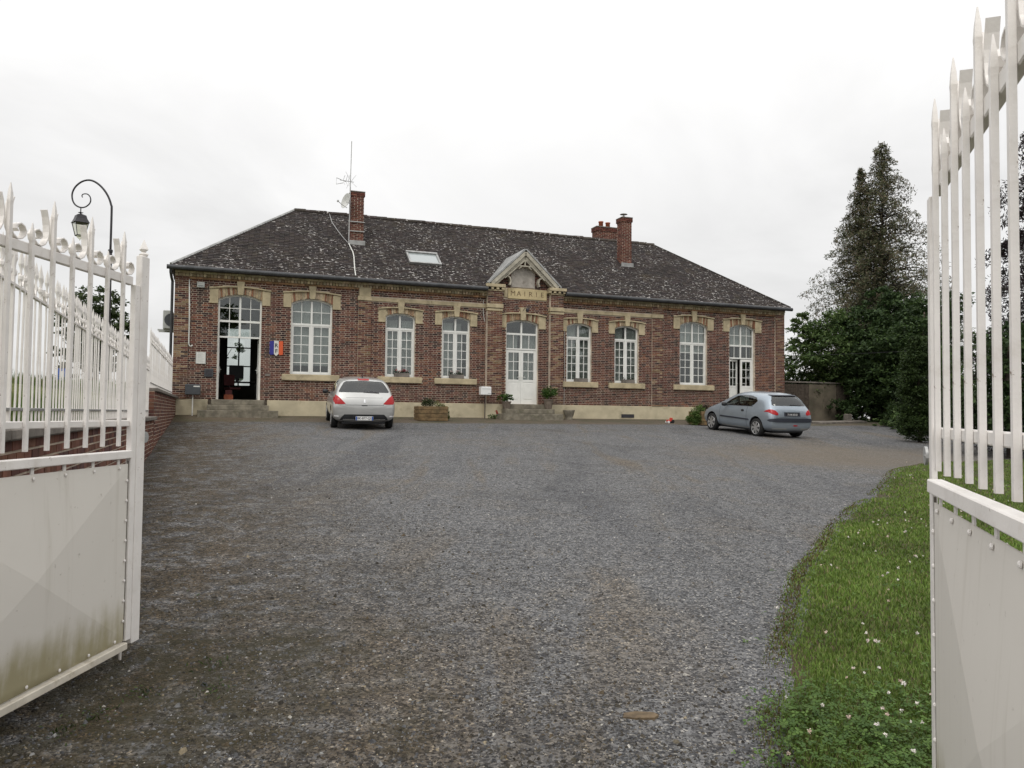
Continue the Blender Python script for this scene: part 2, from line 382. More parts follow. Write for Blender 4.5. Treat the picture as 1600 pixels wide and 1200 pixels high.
def gzr(X, Y):
    u, s = us(X, Y); return gs(s) + relief(u, s)
SS = [-900, -300, -80, -20, -9, -.3] + [i * .25 for i in range(0, 129)] + [34, 38, 45, 60, 90, 150, 400, 900]
UU = [.1 + i * .25 for i in range(0, 110)] + [28, 30, 33, 38, 45, 60, 90, 160, 400, 900]
kind(sheet('courtyard_ground', 'gravel', UU, SS, lambda u, s: gs(s) + relief(u, s)), 'structure')
def fieldz(u, s):
    d = -u; base = -.16 + (.45 if s < 11 else 0) * 1.0
    h = base + .085 * min(d, 16) + .012 * max(0, min(d - 16, 60))
    return h + noise.noise(Vector((u * .2, s * .2, 3))) * .25 * min(1, d / 4)
kind(sheet('field', 'field_grass', [-900, -300, -120, -60, -40, -30] + [-24 + i * .75 for i in range(0, 32)] + [-.2, -.12], [-900, -300, -90, -40, -20] + [-10 + i for i in range(0, 50)] + [60, 120, 400, 900], fieldz), 'structure')

LAWN = [(.98, 1.2), (1.10, 3.0), (1.18, 3.69), (1.22, 4.0), (1.50, 4.8), (2.08, 6.15), (2.3, 6.7), (2.66, 7.52), (3.4, 8.9), (4.28, 10.66), (5.3, 12.3), (6.5, 14.19), (8.01, 16.92), (9.83, 18.98), (14, 20.6), (30, 22), (30, -6), (.9, -6)]
def inside(x, y, P):
    r = False; j = len(P) - 1
    for i in range(len(P)):
        if (P[i][1] > y) != (P[j][1] > y) and x < (P[j][0] - P[i][0]) * (y - P[i][1]) / (P[j][1] - P[i][1]) + P[i][0]: r = not r
        j = i
    return r
def lawn_d(x, y):
    """signed distance to the lawn's edge, positive on the lawn"""
    d = 1e9; p = Vector((x, y))
    for a, b in zip(LAWN, LAWN[1:]):
        a, b = Vector(a), Vector(b); t = max(0, min(1, (p - a).dot(b - a) / (b - a).length_squared)); d = min(d, (p - a - (b - a) * t).length)
    return d if inside(x, y, LAWN) else -d
V = []; F = []; idx = {}
st = .3
gx = [.4 + i * st for i in range(0, 100)]; gy = [-6 + i * st for i in range(0, 96)]
for i, x in enumerate(gx):
    for j, y in enumerate(gy):
        d = lawn_d(x, y) + noise.noise(Vector((x * 2, y * 2, 0))) * .12
        idx[i, j] = len(V); V.append((x, y, gzr(x, y) + max(-.09, min(.035, (d - .16) * .25))))
for i in range(len(gx) - 1):
    for j in range(len(gy) - 1): F.append((idx[i, j], idx[i + 1, j], idx[i + 1, j + 1], idx[i, j + 1]))
me = bpy.data.meshes.new('lawn'); me.from_pydata(V, [], F); me.materials.append(MAT['lawn_soil']); me.polygons.foreach_set('use_smooth', [True] * len(F))
kind(link('lawn', me), 'structure')

# ---------------------------------------------------------------- boundary wall on the left, with its railings
BRICKS_DARK = [(.092, .036, .029), (.112, .044, .033), (.138, .056, .040), (.064, .030, .026), (.042, .025, .024), (.150, .070, .048), (.100, .038, .031)]
BRICKS_OLD = [(.130, .056, .040), (.148, .068, .047), (.105, .045, .036), (.172, .082, .055), (.090, .045, .040)]
BRICKS_OCHRE = [(.20, .13, .075), (.18, .105, .06), (.16, .08, .05), (.24, .165, .10), (.13, .058, .04), (.11, .045, .035)]
bw = thing('boundary_wall', 'low stepped brick wall with stone coping running from gate to building', 'wall', W(0, 0, -.12), PHI)
STEP = 9.9       # distance from the facade at which the coping steps down
bwz = -.12
def wall_seg(s0, s1, ztop, zlow):
    core = MB(); core.box(-.10, .115, -s1, -s0, zlow, ztop)
    core.build('mortar_core', 'mortar', bw)
    cp = MB(); y = -s1
    while y < -s0 - .05:
        y2 = min(y + random.uniform(.85, 1.0), -s0)
        cp.bbox(-.17, .185, y + .004, y2 - .004, ztop, ztop + .075, .012); y = y2
    cp.build('coping', 'coping', bw)
    bl = []
    z = ztop - .078; row = 0
    while z > zlow:
        y = -s1 - (row % 2) * .115
        while y < -s0:
            a, b = max(y, -s1), min(y + .22, -s0)
            if b - a > .04: bl.append((a, b, z))
            y += .232
        z -= .078; row += 1
    return bl
bl = [(1, *q) for q in wall_seg(STEP, 24.6, -.19 - bwz, -1.75 - bwz)] + [(0, *q) for q in wall_seg(.07, STEP, .41 - bwz, -1.1 - bwz)]
def vis(q):      # how near and how high in view: near courses under the coping show between the gate's rails
    seg, a, b, z = q; s = -(a + b) / 2
    if z + bwz < gs(s) - .02: return 99
    if seg == 1: return (0 if 8.3 < s < 20.5 and z + bwz > -.19 - .40 else 50)
    return 1 if s < 9.0 else 2
m = MB(); z = .41 - bwz - .078; row = 0
while z > -.2 - bwz:
    for a, b in ((-.098, .0), (.008, .113)) if row % 2 else ((-.098, .113),): m.box(a, b, -STEP - .014, -STEP + .002, z + .006, z + .072, rc(random.choice(BRICKS_OLD), .2))
    z -= .078; row += 1
kind(m.build('end_bricks', 'brick', bw, fix=False), 'stuff')
bl.sort(key=lambda q: (vis(q), -q[3]))
rest = MB(); n_ind = 0
for seg, a, b, z in bl:
    if z + bwz < gs(-(a + b) / 2) - .12: continue
    col = rc(random.choice(BRICKS_OLD), .2); m = MB() if n_ind < 300 else rest
    m.box(.10, .127 + random.uniform(-.003, .003), a + .005, b - .005, z + .009, z + .069, col)
    if n_ind < 300: m.build('brick', 'brick', bw, fix=False); n_ind += 1
kind(rest.build('bricks', 'brick', bw, fix=False), 'stuff')
# railing of spear-topped bars
pick = MB(); pick.bbox(-.0065, .0065, -.0065, .0065, 0, 1.115, .002)
pick.lathe([(.008, 1.095), (.011, 1.115), (.019, 1.14), (.014, 1.18), (.0, 1.25)], 4)
pick.lathe([(.009, 1.02), (.017, 1.035), (.017, 1.055), (.009, 1.07)], 6)
pick_me = pick.mesh('picket', 'white_iron')
cup = MB(); cup.strip([(-.05, 1.06), (-.043, 1.01), (-.02, .98), (0, .972), (.02, .98), (.043, 1.01), (.05, 1.06)], .006, -.010, .010)
cup_me = cup.mesh('scroll', 'white_iron')
def railing(label, s0, s1, zc):
    t = thing('iron_railing', label, 'railing', W(.01, s1, zc), PHI, 'white railings on the boundary wall')
    L = s1 - s0
    for z, nm in ((.115, 'bottom_rail'), (.955, 'top_rail')):
        m = MB(); m.bbox(-.012, .012, .0, L, z - .011, z + .011, .003); m.build(nm, 'white_iron' if nm == 'top_rail' else 'zinc', t)
    n = int(L / .14); y = .06
    for i in range(n):
        o = link('picket', pick_me, t, (0, y + i * .14, -.012 if i % 9 else -.02)); o.rotation_euler = (random.uniform(-.012, .012), random.uniform(-.03, .03), R(90))
        if i % 3 == 0:
            q = link('scroll', cup_me, t, (0, y + i * .14 + .07, -.0)); q.rotation_euler = (0, 0, R(90))
    for y_ in [i * 2.4 for i in range(int(L / 2.4) + 1)]:
        m = MB(); m.bbox(-.014, .014, y_ - .014, y_ + .014, -.012, 1.15, .004); m.lathe([(.02, 1.15), (.012, 1.21), (0, 1.29)], 4, (0, y_, 0)); m.build('post', 'white_iron', t)
railing('long white iron railing on the lower wall, seen through the left gate leaf', STEP + .05, 24.5, -.115)
railing('short white iron railing on the raised wall end against the building', .32, STEP - .05, .485)
# ---------------------------------------------------------------- the town hall
ZB = -.12; LEN = 24.45; DEP = 8.2
TH = thing('town_hall', 'long single-storey red brick building with hipped tile roof and central gable', 'building', (AX, AY, ZB), PHI)
BIG = dict(w=1.40, spring=3.89, apex=4.07, hw=1.94, hb=3.72, he=4.22, hc=4.30, key=4.49, sill=1.43)
SML = dict(w=1.09, spring=3.61, apex=3.74, hw=1.62, hb=3.38, he=3.85, hc=3.92, key=4.12, sill=1.43)
def OP(c, base, kind_, **k): d = dict(base); d.update(c=c, kind=kind_, **k); return d
OPS = [OP(2.05, BIG, 'door_l', sill=.52), OP(4.41, BIG, 'win_big'), OP(7.53, SML, 'win'), OP(9.62, SML, 'win'),
       OP(12.25, SML, 'door_c', sill=.52, w=1.32, hw=1.90, hb=3.41, he=3.90, hc=3.98, key=4.2), OP(14.64, SML, 'win'), OP(16.74, SML, 'win'),
       OP(19.87, BIG, 'win_big', w=1.33), OP(22.28, BIG, 'door_r', sill=.52, w=1.30)]
PIL = [(0, .45, .05), (6.0, 6.46, .05), (10.77, 11.36, .20), (13.33, 13.87, .20), (17.88, 18.36, .05), (23.97, LEN, .05)]
STR = [(6.46, 10.77), (13.87, 17.88)]
WALLT = 4.80
def half(o, z):
    if z <= o['spring']: return o['w'] / 2
    if z >= o['apex']: return 0
    return o['w'] / 2 * math.sqrt(1 - (z - o['spring']) / (o['apex'] - o['spring']))
def head(o, u): return o['spring'] + (o['apex'] - o['spring']) * (1 - ((u - o['c']) / (o['w'] / 2)) ** 2)
def free(z, u0, u1, stones=True):
    ex = []
    for o in OPS:
        c = o['c']
        if o['sill'] < z < o['apex']: h = half(o, z); ex.append((c - h, c + h))
        if not stones: continue
        if o['sill'] > 1 and 1.205 < z < 1.43: ex.append((c - o['hw'] / 2 - .005, c + o['hw'] / 2 + .005))
        if o['hb'] < z < o['he'] + .05: ex.append((c - o['hw'] / 2, c + o['hw'] / 2))
        elif o['he'] + .05 <= z < o['hc'] + .05: ex.append((c - o['hw'] / 2 * .6, c + o['hw'] / 2 * .6))
        elif o['hc'] <= z < o['key']: ex.append((c - .115, c + .115))
    if stones:
        for a, b, d in PIL: ex.append((a, b))
        if 4.10 < z < 4.26: ex += STR
        if 4.52 < z < 4.93: ex.append((11.47, 13.24))
    ex = sorted((max(a, u0), min(b, u1)) for a, b in ex if b > u0 and a < u1); r = []; p = u0
    for a, b in ex:
        if a > p: r.append((p, a))
        p = max(p, b)
    if p < u1: r.append((p, u1))
    return r
CH = .0685
core = MB(); BR = []
z = .52
while z < WALLT:
    zt = min(z + CH, WALLT); zm = (z + zt) / 2
    for a, b in free(zm, 0, LEN, False): core.poly([(a, 0, z), (b, 0, z), (b, 0, zt), (a, 0, zt)])
    row = round((z - .52) / CH)
    for a, b in free(zm, 0, LEN):
        u = math.floor(a / .335) * .335 + (.1675 if row % 2 else 0) - .335; hd = 0
        while u < b:
            L = (.218, .117)[hd]; p, q = max(u + .008, a), min(u + L - .008, b)
            if q - p > .03: BR.append((p, q, z + .009, zt - .008, 0, BRICKS_DARK))
            u += L; hd ^= 1
    for (a, b, d) in PIL:
        if d > .1 and zm > 4.80: continue
        n = round((b - a) / .115); wd = (b - a) / n; u = a; i = 0
        while u < b - .01:
            L = wd * (2 if (i + row) % 2 == 0 or i else 1); q = min(u + L, b)
            BR.append((u + .007, q - .007, z + .009, zt - .008, d, BRICKS_OCHRE if random.random() < .6 else BRICKS_DARK)); u = q; i += 1
    z += CH
for (a, b, d) in PIL:      # mortar core of the pilasters
    core.box(a + .004, b - .004, -d, .03, .52, WALLT)
facade = core.build('facade_wall', 'mortar', TH, fix=False)
BR.sort(key=lambda q: q[0])
rest = MB()
for i, (p, q, z0, z1, d, pal) in enumerate(BR):
    m = MB() if i < 300 else rest
    col = rc(random.choice(pal), .22)
    if pal is BRICKS_DARK and noise.noise(Vector((p * .5, 0, z0 * .9))) > .1 and random.random() < .3: col = rc((.17, .075, .045), .2)
    if z0 < 1.3 and random.random() < .35: col = rc((.10, .055, .04), .3)
    m.box(p, q, -d - .011 + random.uniform(-.003, .003), -d + .004, z0, z1, col, back=False)
    if i < 300: m.build('brick', 'brick', facade, fix=False)
kind(rest.build('bricks', 'brick', facade, fix=False), 'stuff')
# inner skin, reveals, other walls
inn = MB(); rev = MB(); z = .52
for z0, z1 in [(.52, 1.43), (1.43, 3.61), (3.61, 3.74), (3.74, 3.89), (3.89, 4.07), (4.07, 4.8)]:
    for a, b in free((z0 + z1) / 2, 0, LEN, False): inn.poly([(a, .36, z0), (a, .36, z1), (b, .36, z1), (b, .36, z0)])
for o in OPS:
    a, b = o['c'] - o['w'] / 2, o['c'] + o['w'] / 2
    pts = [(a, o['sill'])] + [(a + (b - a) * i / 10, head(o, a + (b - a) * i / 10)) for i in range(11)] + [(b, o['sill'])]
    rev = MB()
    for (x0, z0), (x1, z1) in zip(pts, pts[1:]): rev.poly([(x0, -.008, z0), (x1, -.008, z1), (x1, .36, z1), (x0, .36, z0)])
    rev.poly([(a, -.008, o['sill']), (b, -.008, o['sill']), (b, .36, o['sill']), (a, .36, o['sill'])]); rev.build('reveal', 'mortar', TH, fix=False)
BWIN = (1.72, 2.78, 1.2, 3.75)
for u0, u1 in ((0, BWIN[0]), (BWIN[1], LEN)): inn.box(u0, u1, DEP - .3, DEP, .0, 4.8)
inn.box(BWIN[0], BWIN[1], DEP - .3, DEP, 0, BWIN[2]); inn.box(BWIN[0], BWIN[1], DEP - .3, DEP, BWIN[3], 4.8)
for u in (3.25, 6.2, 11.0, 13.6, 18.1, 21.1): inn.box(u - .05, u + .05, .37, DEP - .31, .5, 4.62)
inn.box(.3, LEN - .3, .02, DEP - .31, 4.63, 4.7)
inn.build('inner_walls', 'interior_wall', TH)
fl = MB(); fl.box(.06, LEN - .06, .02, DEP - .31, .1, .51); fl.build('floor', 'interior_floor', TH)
k = NT('brick_plain'); bt = k.n('ShaderNodeTexBrick'); k.l(k.co((4.4, 4.4, 4.4)), bt.inputs[0]); bt.inputs['Color1'].default_value = (.12, .04, .03, 1); bt.inputs['Color2'].default_value = (.07, .03, .025, 1); bt.inputs['Mortar'].default_value = (.36, .3, .25, 1); bt.inputs['Scale'].default_value = 1; k.fin(bt.outputs[0], .9)
sw = MB(); sw.box(.0, .3, .03, DEP - .01, 0, WALLT); sw.box(LEN - .3, LEN, .03, DEP - .01, 0, WALLT); sw.build('side_wall', 'brick_plain', TH)
bwn = MB(); a, b, z0, z1 = BWIN
for x in (a, (a + b) / 2 - .03, b - .06): bwn.box(x, x + .06, DEP - .2, DEP - .14, z0, z1)
for zf in (z0, z0 + .85, z0 + 1.65, z1 - .06): bwn.box(a, b, DEP - .195, DEP - .145, zf, zf + .05)
bwo = bwn.build('rear_window', 'dark_furniture', TH)
g = MB(); g.box(a, b, DEP - .175, DEP - .165, z0, z1); g.build('pane', 'window_glass', bwo)
# plinth
pl = MB(); segs = free(.3, 0, LEN, False)
prev = 0
for c0, c1 in ((1.10, 2.98), (11.2, 13.3)):
    pl.bbox(prev, c0, -.04, .04, -.45, .518, .008); prev = c1
pl.bbox(prev, LEN, -.04, .04, -.45, .518, .008)
for a, b, d in PIL:
    if d > .1: pl.bbox(a - .04, b + .04, -d - .05, 0, -.45, .515, .008)
pl.build('plinth', 'plinth_render', TH)
m = MB(); m.box(16.5, 17.07, -.055, -.02, .05, .19); m.build('vent_grille', 'dark_iron', TH)
# stone dressings
for o in OPS:
    c, w = o['c'], o['w']; hw = o['hw'] / 2; off = -.045
    for sg in (-1, 1):
        L = MB(); x0, x1 = sorted((c + sg * w / 2 * 1.0, c + sg * hw)); L.bbox(x0, x1, off, .06, o['hb'], o['he'], .012)
        lint = L.build('lintel_block', 'ochre_stone', TH)
    arch = []
    for i in range(21):
        x = c - hw - .02 + (2 * hw + .04) * i / 20; t = (x - c) / hw; arch.append((x, o['he'] + .012 + (o['hc'] - o['he']) * (1 - min(1, t * t))))
    m = MB(); m.strip(arch, .045, -.085, .03); m.build('hood_moulding', 'ochre_stone', lint)
    m = MB(); kb = o['apex'] - .02
    m.prism([(c - .085, kb), (c + .085, kb), (c + .125, o['key']), (c - .125, o['key'])], -.095, .05); m.build('keystone', 'ochre_stone', lint)
    vb = MB(); n = int(w / .072)
    for i in range(n):
        x0, x1 = c - w / 2 + w * i / n, c - w / 2 + w * (i + 1) / n
        if abs((x0 + x1) / 2 - c) < .1: continue
        e = .009; f = lambda x: c + (x - c) * 1.06
        top = lambda x: o['he'] - .01 + (o['hc'] - o['he']) * (1 - min(1, ((x - c) / hw) ** 2))
        vb.prism([(x0 + e, head(o, x0)), (x1 - e, head(o, x1)), (f(x1) - e, top(f(x1))), (f(x0) + e, top(f(x0)))], -.022 + random.uniform(-.004, .004), .03, rc(random.choice([(.38, .30, .19), (.30, .20, .12), (.22, .11, .065), (.42, .34, .23)]), .2))
    kind(vb.build('voussoirs', 'brick', lint), 'stuff')
    if o['sill'] > 1:
        m = MB(); m.bbox(c - hw, c + hw, -.10, .14, 1.215, 1.43, .015); m.build('window_sill', 'ochre_stone', TH)
for a, b in STR:
    m = MB(); x = a
    while x < b - .1:
        x2 = min(x + random.uniform(.9, 1.2), b); m.bbox(x + .002, x2 - .002, -.05, .03, 4.115, 4.25, .008); x = x2
    m.build('string_course', 'ochre_stone', TH)
for a, b, d in PIL[1:5]:
    m = MB(); m.bbox(a - .03, b + .03, -d - .045, .0, 4.11, 4.26, .01)
    if a < 7: m.bbox(a + .02, b - .02, -d - .03, .0, 4.262, 4.58, .01)
    if d > .1: m.bbox(a - .015, b + .015, -d - .022, 0, 4.0, 4.09, .008)
    m.build('pilaster_band', 'ochre_stone', TH)
# cornice: ochre brick dentils and moulded course, then the gutter
co = MB()
for a, b in ((0, 10.77), (13.87, LEN)):
    x = a
    while x < b - .05:
        col = rc(random.choice([(.44, .36, .23), (.36, .28, .17), (.28, .2, .12), (.40, .33, .22)]), .25)
        co.box(x + .012, min(x + .096, b), -.085, .02, 4.565, 4.66, col); x += .108
    x = a
    while x < b - .02:
        x2 = min(x + .218, b); co.box(x + .004, x2 - .004, -.115, .02, 4.668, 4.735, rc((.46, .38, .25), .25)); co.box(x + .004, x2 - .004, -.05, .02, 4.49, 4.558, rc((.25, .15, .08), .3)); x = x2
    co.box(a, b, -.10, .02, 4.74, 4.80, (.12, .09, .06))
kind(co.build('dentil_cornice', 'brick', TH), 'stuff')
gt = MB()
for a, b in ((-.24, 10.72), (13.92, LEN + .16)):
    gt.tube([(a, -.36, 4.79), (b, -.36, 4.79)], .075, 10); gt.box(a + .05, b - .05, -.30, -.09, 4.802, 4.84)
gt.tube([(-.12, -.36, 4.76), (-.12, -.30, 4.62), (-.10, -.10, 4.48), (-.08, .12, 4.40), (-.08, .12, .1)], .045, 8)
gt.build('gutter', 'gutter_metal', TH, smooth=False)
# ------------------------------------------------ roof
EZ, RZ, OV, RV, OVU = 4.87, 8.12, .3, 4.1, .12
KS = (RZ - EZ) / (RV + OV)
def rz_(v): return EZ + (v + OV) * KS
k = NT('roof_tile'); p = k.co(); a = k.n('ShaderNodeAttribute'); a.attribute_name = 'tint'
f = k.math('MULTIPLY_ADD', k.noise(p, 1.2, 6, .6), 1.0, .5)
c = k.n('ShaderNodeVectorMath', operation='SCALE'); k.l(a.outputs['Color'], c.inputs[0]); k.l(f, c.inputs['Scale'])
moss = k.math('MULTIPLY', k.ramp(k.noise(p, .9, 7, .7, .3), .55, .72), .55); c2 = k.mix(moss, c.outputs[0], (.055, .043, .022))
lich = k.math('MULTIPLY', k.ramp(k.noise(k.co((9, 15, 15)), 1, 2, .5, .3), .61, .66), k.ramp(k.noise(p, .7, 4, .6), .36, .56))
c3 = k.mix(k.math('MULTIPLY', lich, .9), c2, (.46, .44, .42)); k.fin(c3, .9, 0, .2); k.bump(k.noise(p, 40, 4), .004)
NU0, NU1, NV = 10.88, 13.62, .03; nz_ = EZ - .05 + (NV + OV) * KS
roof = MB(); roof.add([(-OVU, -OV, EZ - .05), (LEN + OVU, -OV, EZ - .05), (LEN + OVU, DEP + OV, EZ - .05), (-OVU, DEP + OV, EZ - .05), (RV, RV, RZ - .05), (LEN - RV, RV, RZ - .05), (NU0, -OV, EZ - .05), (NU0, NV, nz_), (NU1, NV, nz_), (NU1, -OV, EZ - .05)],
         [(0, 6, 7, 4), (7, 8, 5, 4), (8, 9, 1, 5), (1, 2, 5), (2, 3, 4, 5), (3, 0, 4)])
RO = roof.build('roof', 'dark_furniture', TH)
tl = MB(); TW, EX = .175, .125
def tile_plane(o0, ax, up, length, inset, rise_len):
    """o0 eave start, ax along the eave, up the slope; the plane narrows by `inset` per metre of slope at both ends"""
    nrm = ax.cross(up).normalized(); b = 0; row = 0
    while b < rise_len - .02:
        l0, l1 = inset * b, length - inset * b; x = l0 - (row % 2) * TW / 2
        while x < l1:
            p, q = max(x + .003, l0), min(x + TW - .003, l1)
            if q - p > .02 and not (up.x == 0 and b * up.y - OV < NV + .02 and q - OVU > NU0 and p - OVU < NU1):
                lift = random.uniform(.012, .024); e = b - .03 + random.uniform(-.012, .012)
                P = [o0 + ax * p + up * e + nrm * lift, o0 + ax * q + up * e + nrm * (lift + random.uniform(-.004, .004)), o0 + ax * q + up * (b + EX) + nrm * .002, o0 + ax * p + up * (b + EX) + nrm * .002]
                B = [P[0] - nrm * .014, P[1] - nrm * .014]
                col = rc(random.choice([(.036, .029, .027), (.041, .033, .030), (.031, .026, .025), (.038, .032, .031), (.046, .038, .033)]), .16)
                tl.add(P + B, [(0, 1, 2, 3), (4, 5, 1, 0), (4, 0, 3), (1, 5, 2)], col)
            x += TW
        b += EX; row += 1
sl = math.hypot(RV + OV, RZ - EZ); ins = (RV + OV) / sl
upf = Vector((0, RV + OV, RZ - EZ)).normalized()
tile_plane(Vector((-OVU, -OV, EZ)), Vector((1, 0, 0)), upf, LEN + 2 * OVU, (RV + OVU) / sl, sl)
sl2 = math.hypot(RV + OVU, RZ - EZ)
tile_plane(Vector((-OVU, DEP + OV, EZ)), Vector((0, -1, 0)), Vector((RV + OVU, 0, RZ - EZ)).normalized(), DEP + 2 * OV, (RV + OV) / sl2, sl2)
tile_plane(Vector((LEN + OVU, -OV, EZ)), Vector((0, 1, 0)), Vector((-RV - OVU, 0, RZ - EZ)).normalized(), DEP + 2 * OV, (RV + OV) / sl2, sl2)
kind(tl.build('roof_tiles', 'roof_tile', RO, fix=False), 'stuff')
rd = MB(); n = 40
for i in range(n):
    x0 = RV + (LEN - 2 * RV) * i / n; x1 = RV + (LEN - 2 * RV) * (i + 1) / n + .03; h = random.uniform(-.008, .012)
    rd.tube([(x0, RV, RZ - .02 + h), (x1, RV, RZ - .005 + h)], .10, 8, rc((.06, .05, .043), .3))
kind(rd.build('ridge_tiles', 'roof_tile', RO), 'stuff')
hp = MB()
hp.tube([(-OVU, -OV, EZ + .02), (RV, RV, RZ + .01)], .055, 6); hp.tube([(-OVU, DEP + OV, EZ + .02), (RV, RV, RZ + .01)], .055, 6)
hp.build('hip_flashing', 'zinc', RO)
hp = MB(); hp.tube([(LEN + OVU, -OV, EZ + .01), (LEN - RV, RV, RZ)], .05, 6, (.05, .045, .04)); hp.tube([(LEN + OVU, DEP + OV, EZ), (LEN - RV, RV, RZ)], .05, 6, (.05, .045, .04)); hp.build('hip_tiles', 'roof_tile', RO)
# chimneys with their own bricks
def chimney(u0, u1, v0, v1, zb, zt, label, pots=()):
    m = MB(); m.box(u0, u1, v0, v1, zb, zt); ch = m.build('chimney', 'mortar', RO); ch['label'] = label
    b = MB(); z = zb + .0; row = 0
    while z < zt - .02:
        zt2 = min(z + CH, zt); ex = .035 if zt - z < .21 else 0
        for face in range(4):
            L = (u1 - u0) if face % 2 == 0 else (v1 - v0); x = -(row % 2) * .115 - ex
            while x < L + ex:
                p, q = max(x + .007, -ex), min(x + .216, L + ex)
                if q - p > .03:
                    col = rc(random.choice([(.115, .043, .033), (.135, .050, .037), (.090, .036, .029), (.150, .062, .044)]), .2); t = .011 + ex
                    if face == 0: b.box(u0 + p, u0 + q, v0 - t, v0 + .004, z + .008, zt2 - .007, col)
                    elif face == 2: b.box(u0 + p, u0 + q, v1 - .004, v1 + t, z + .008, zt2 - .007, col)
                    elif face == 1: b.box(u1 - .004, u1 + t, v0 + p, v0 + q, z + .008, zt2 - .007, col)
                    else: b.box(u0 - t, u0 + .004, v0 + p, v0 + q, z + .008, zt2 - .007, col)
                x += .23
        z += CH; row += 1
    kind(b.build('bricks', 'brick', ch, fix=False), 'stuff')
    c = MB(); c.bbox(u0 - .05, u1 + .05, v0 - .05, v1 + .05, zt + .001, zt + .05, .01); c.build('cap', 'coping', ch)
    f = MB(); zf = rz_(v0) if v0 < RV else zb + .1
    f.bbox(u0 - .07, u1 + .07, v0 - .09, v0 - .02, zf - .05, zf + .13, .01); f.build('lead_flashing', 'zinc', ch)
    for (x, y, r, h, mt) in pots:
        q = MB(); q.lathe([(r, 0), (r * .92, h * .8), (r * 1.1, h * .84), (r * 1.1, h), (r * .7, h)], 12, (x, y, zt + .05)); q.build('chimney_pot', mt, ch, smooth=True)
    return ch
chimney(6.0, 6.46, 1.93, 2.40, 6.3, 8.50, 'red brick chimney with two steel bands')
cc = chimney(17.6, 18.04, 2.0, 2.48, 6.3, 8.66, 'tall red brick chimney with metal cowl')
chimney(17.76, 18.82, 4.75, 5.25, 7.2, 8.88, 'low rear chimney with two clay pots', [(18.08, 5.0, .11, .28, 'terracotta'), (18.44, 5.0, .11, .26, 'terracotta')])
q = MB(); q.lathe([(.05, 0), (.05, .12), (.02, .12), (.02, .18), (.17, .18), (.13, .21), (0, .23)], 12, (17.82, 2.3, 8.71)); q.build('cowl', 'zinc', cc)
# roof window
def on_roof(u, v, h=0): return Vector((u, v - KS / math.hypot(1, KS) * h, rz_(v) + h / math.hypot(1, KS)))
sk_ = MB(); T = .07
def rbox(mb, u0, u1, v0, v1, h0, h1):
    mb.add([on_roof(u, v, h) for h in (h0, h1) for v in (v0, v1) for u in (u0, u1)], [(0, 1, 5, 4), (1, 3, 7, 5), (3, 2, 6, 7), (2, 0, 4, 6), (4, 5, 7, 6), (0, 2, 3, 1)])
rbox(sk_, 8.02, 9.26, .83, .89, .0, .10); rbox(sk_, 8.02, 9.26, 1.52, 1.60, .0, .12); rbox(sk_, 8.02, 8.09, .885, 1.525, 0, .10); rbox(sk_, 9.19, 9.26, .885, 1.525, 0, .10)
so = sk_.build('skylight', 'zinc', RO)
g = MB(); rbox(g, 8.085, 9.195, .885, 1.525, .05, .06)
k = NT('skylight_glass'); k.fin((.30, .33, .33), .06, 0, .9); g.build('pane', 'skylight_glass', so)
# ------------------------------------------------ central gable
GU, GA, GF, GZ0 = 12.25, 6.36, 1.40, 5.03
for (a, b, d) in PIL[2:4]:
    m = MB(); m.bbox(a - .08, b + .08, -d - .13, .05, 4.885, 5.0, .012); m.bbox(a - .03, b + .03, -d - .05, .03, 4.745, 4.80, .008)
    for i in range(4): x = a - .06 + (b - a + .04) * i / 3; m.bbox(x - .04, x + .06, -d - .105, .0, 4.802, 4.883, .006)
    m.build('pilaster_cap', 'ochre_stone', TH)
gb = MB(); gm = MB(); z = 4.80; row = 0
while z < GA - .25:
    hw = (GA - .14 - z) / (GA - GZ0) * GF
    hw = min(hw, GF - .05); core2 = hw
    gm.poly([(GU - hw, 0, z), (GU + hw, 0, z), (GU + hw, 0, z + CH), (GU - hw, 0, z + CH)])
    for a, b in ((GU - hw, GU - .5), (GU + .5, GU + hw)):
        if z < 4.93: a, b = (max(a, GU - .98 - .8), GU - .81) if a < GU else (GU + .81, b)
        if z > 5.72: a, b = (GU - hw, GU) if a < GU else (GU, GU + hw)
        x = a - (row % 2) * .1
        while x < b:
            p_, q_ = max(x + .005, a), min(x + .213, b)
            if q_ - p_ > .03: gb.box(p_, q_, -.012, .004, z + .005, z + CH - .005, rc(random.choice(BRICKS_DARK), .25), back=False)
            x += .222
    z += CH; row += 1
gm.build('gable_wall', 'mortar', TH, fix=False); kind(gb.build('gable_bricks', 'brick', TH, fix=False), 'stuff')
m = MB(); pts = [(GU - .48, 4.975)] + [(GU + .48, 4.975)] + [(GU + .48 * math.cos(t), 5.42 + .30 * math.sin(t)) for t in [i * math.pi / 12 for i in range(0, 13)]]
m.prism(pts, -.035, .02); m.build('tympanum_panel', 'tympanum', TH)
m = MB(); m.bbox(11.48, 11.61, -.05, .03, 4.56, 4.90, .01); m.build('side_stone', 'ochre_stone', TH)
m = MB(); m.bbox(11.63, 13.23, -.055, .03, 4.525, 4.925, .012); SIGN = m.build('name_stone', 'sign_stone', TH)
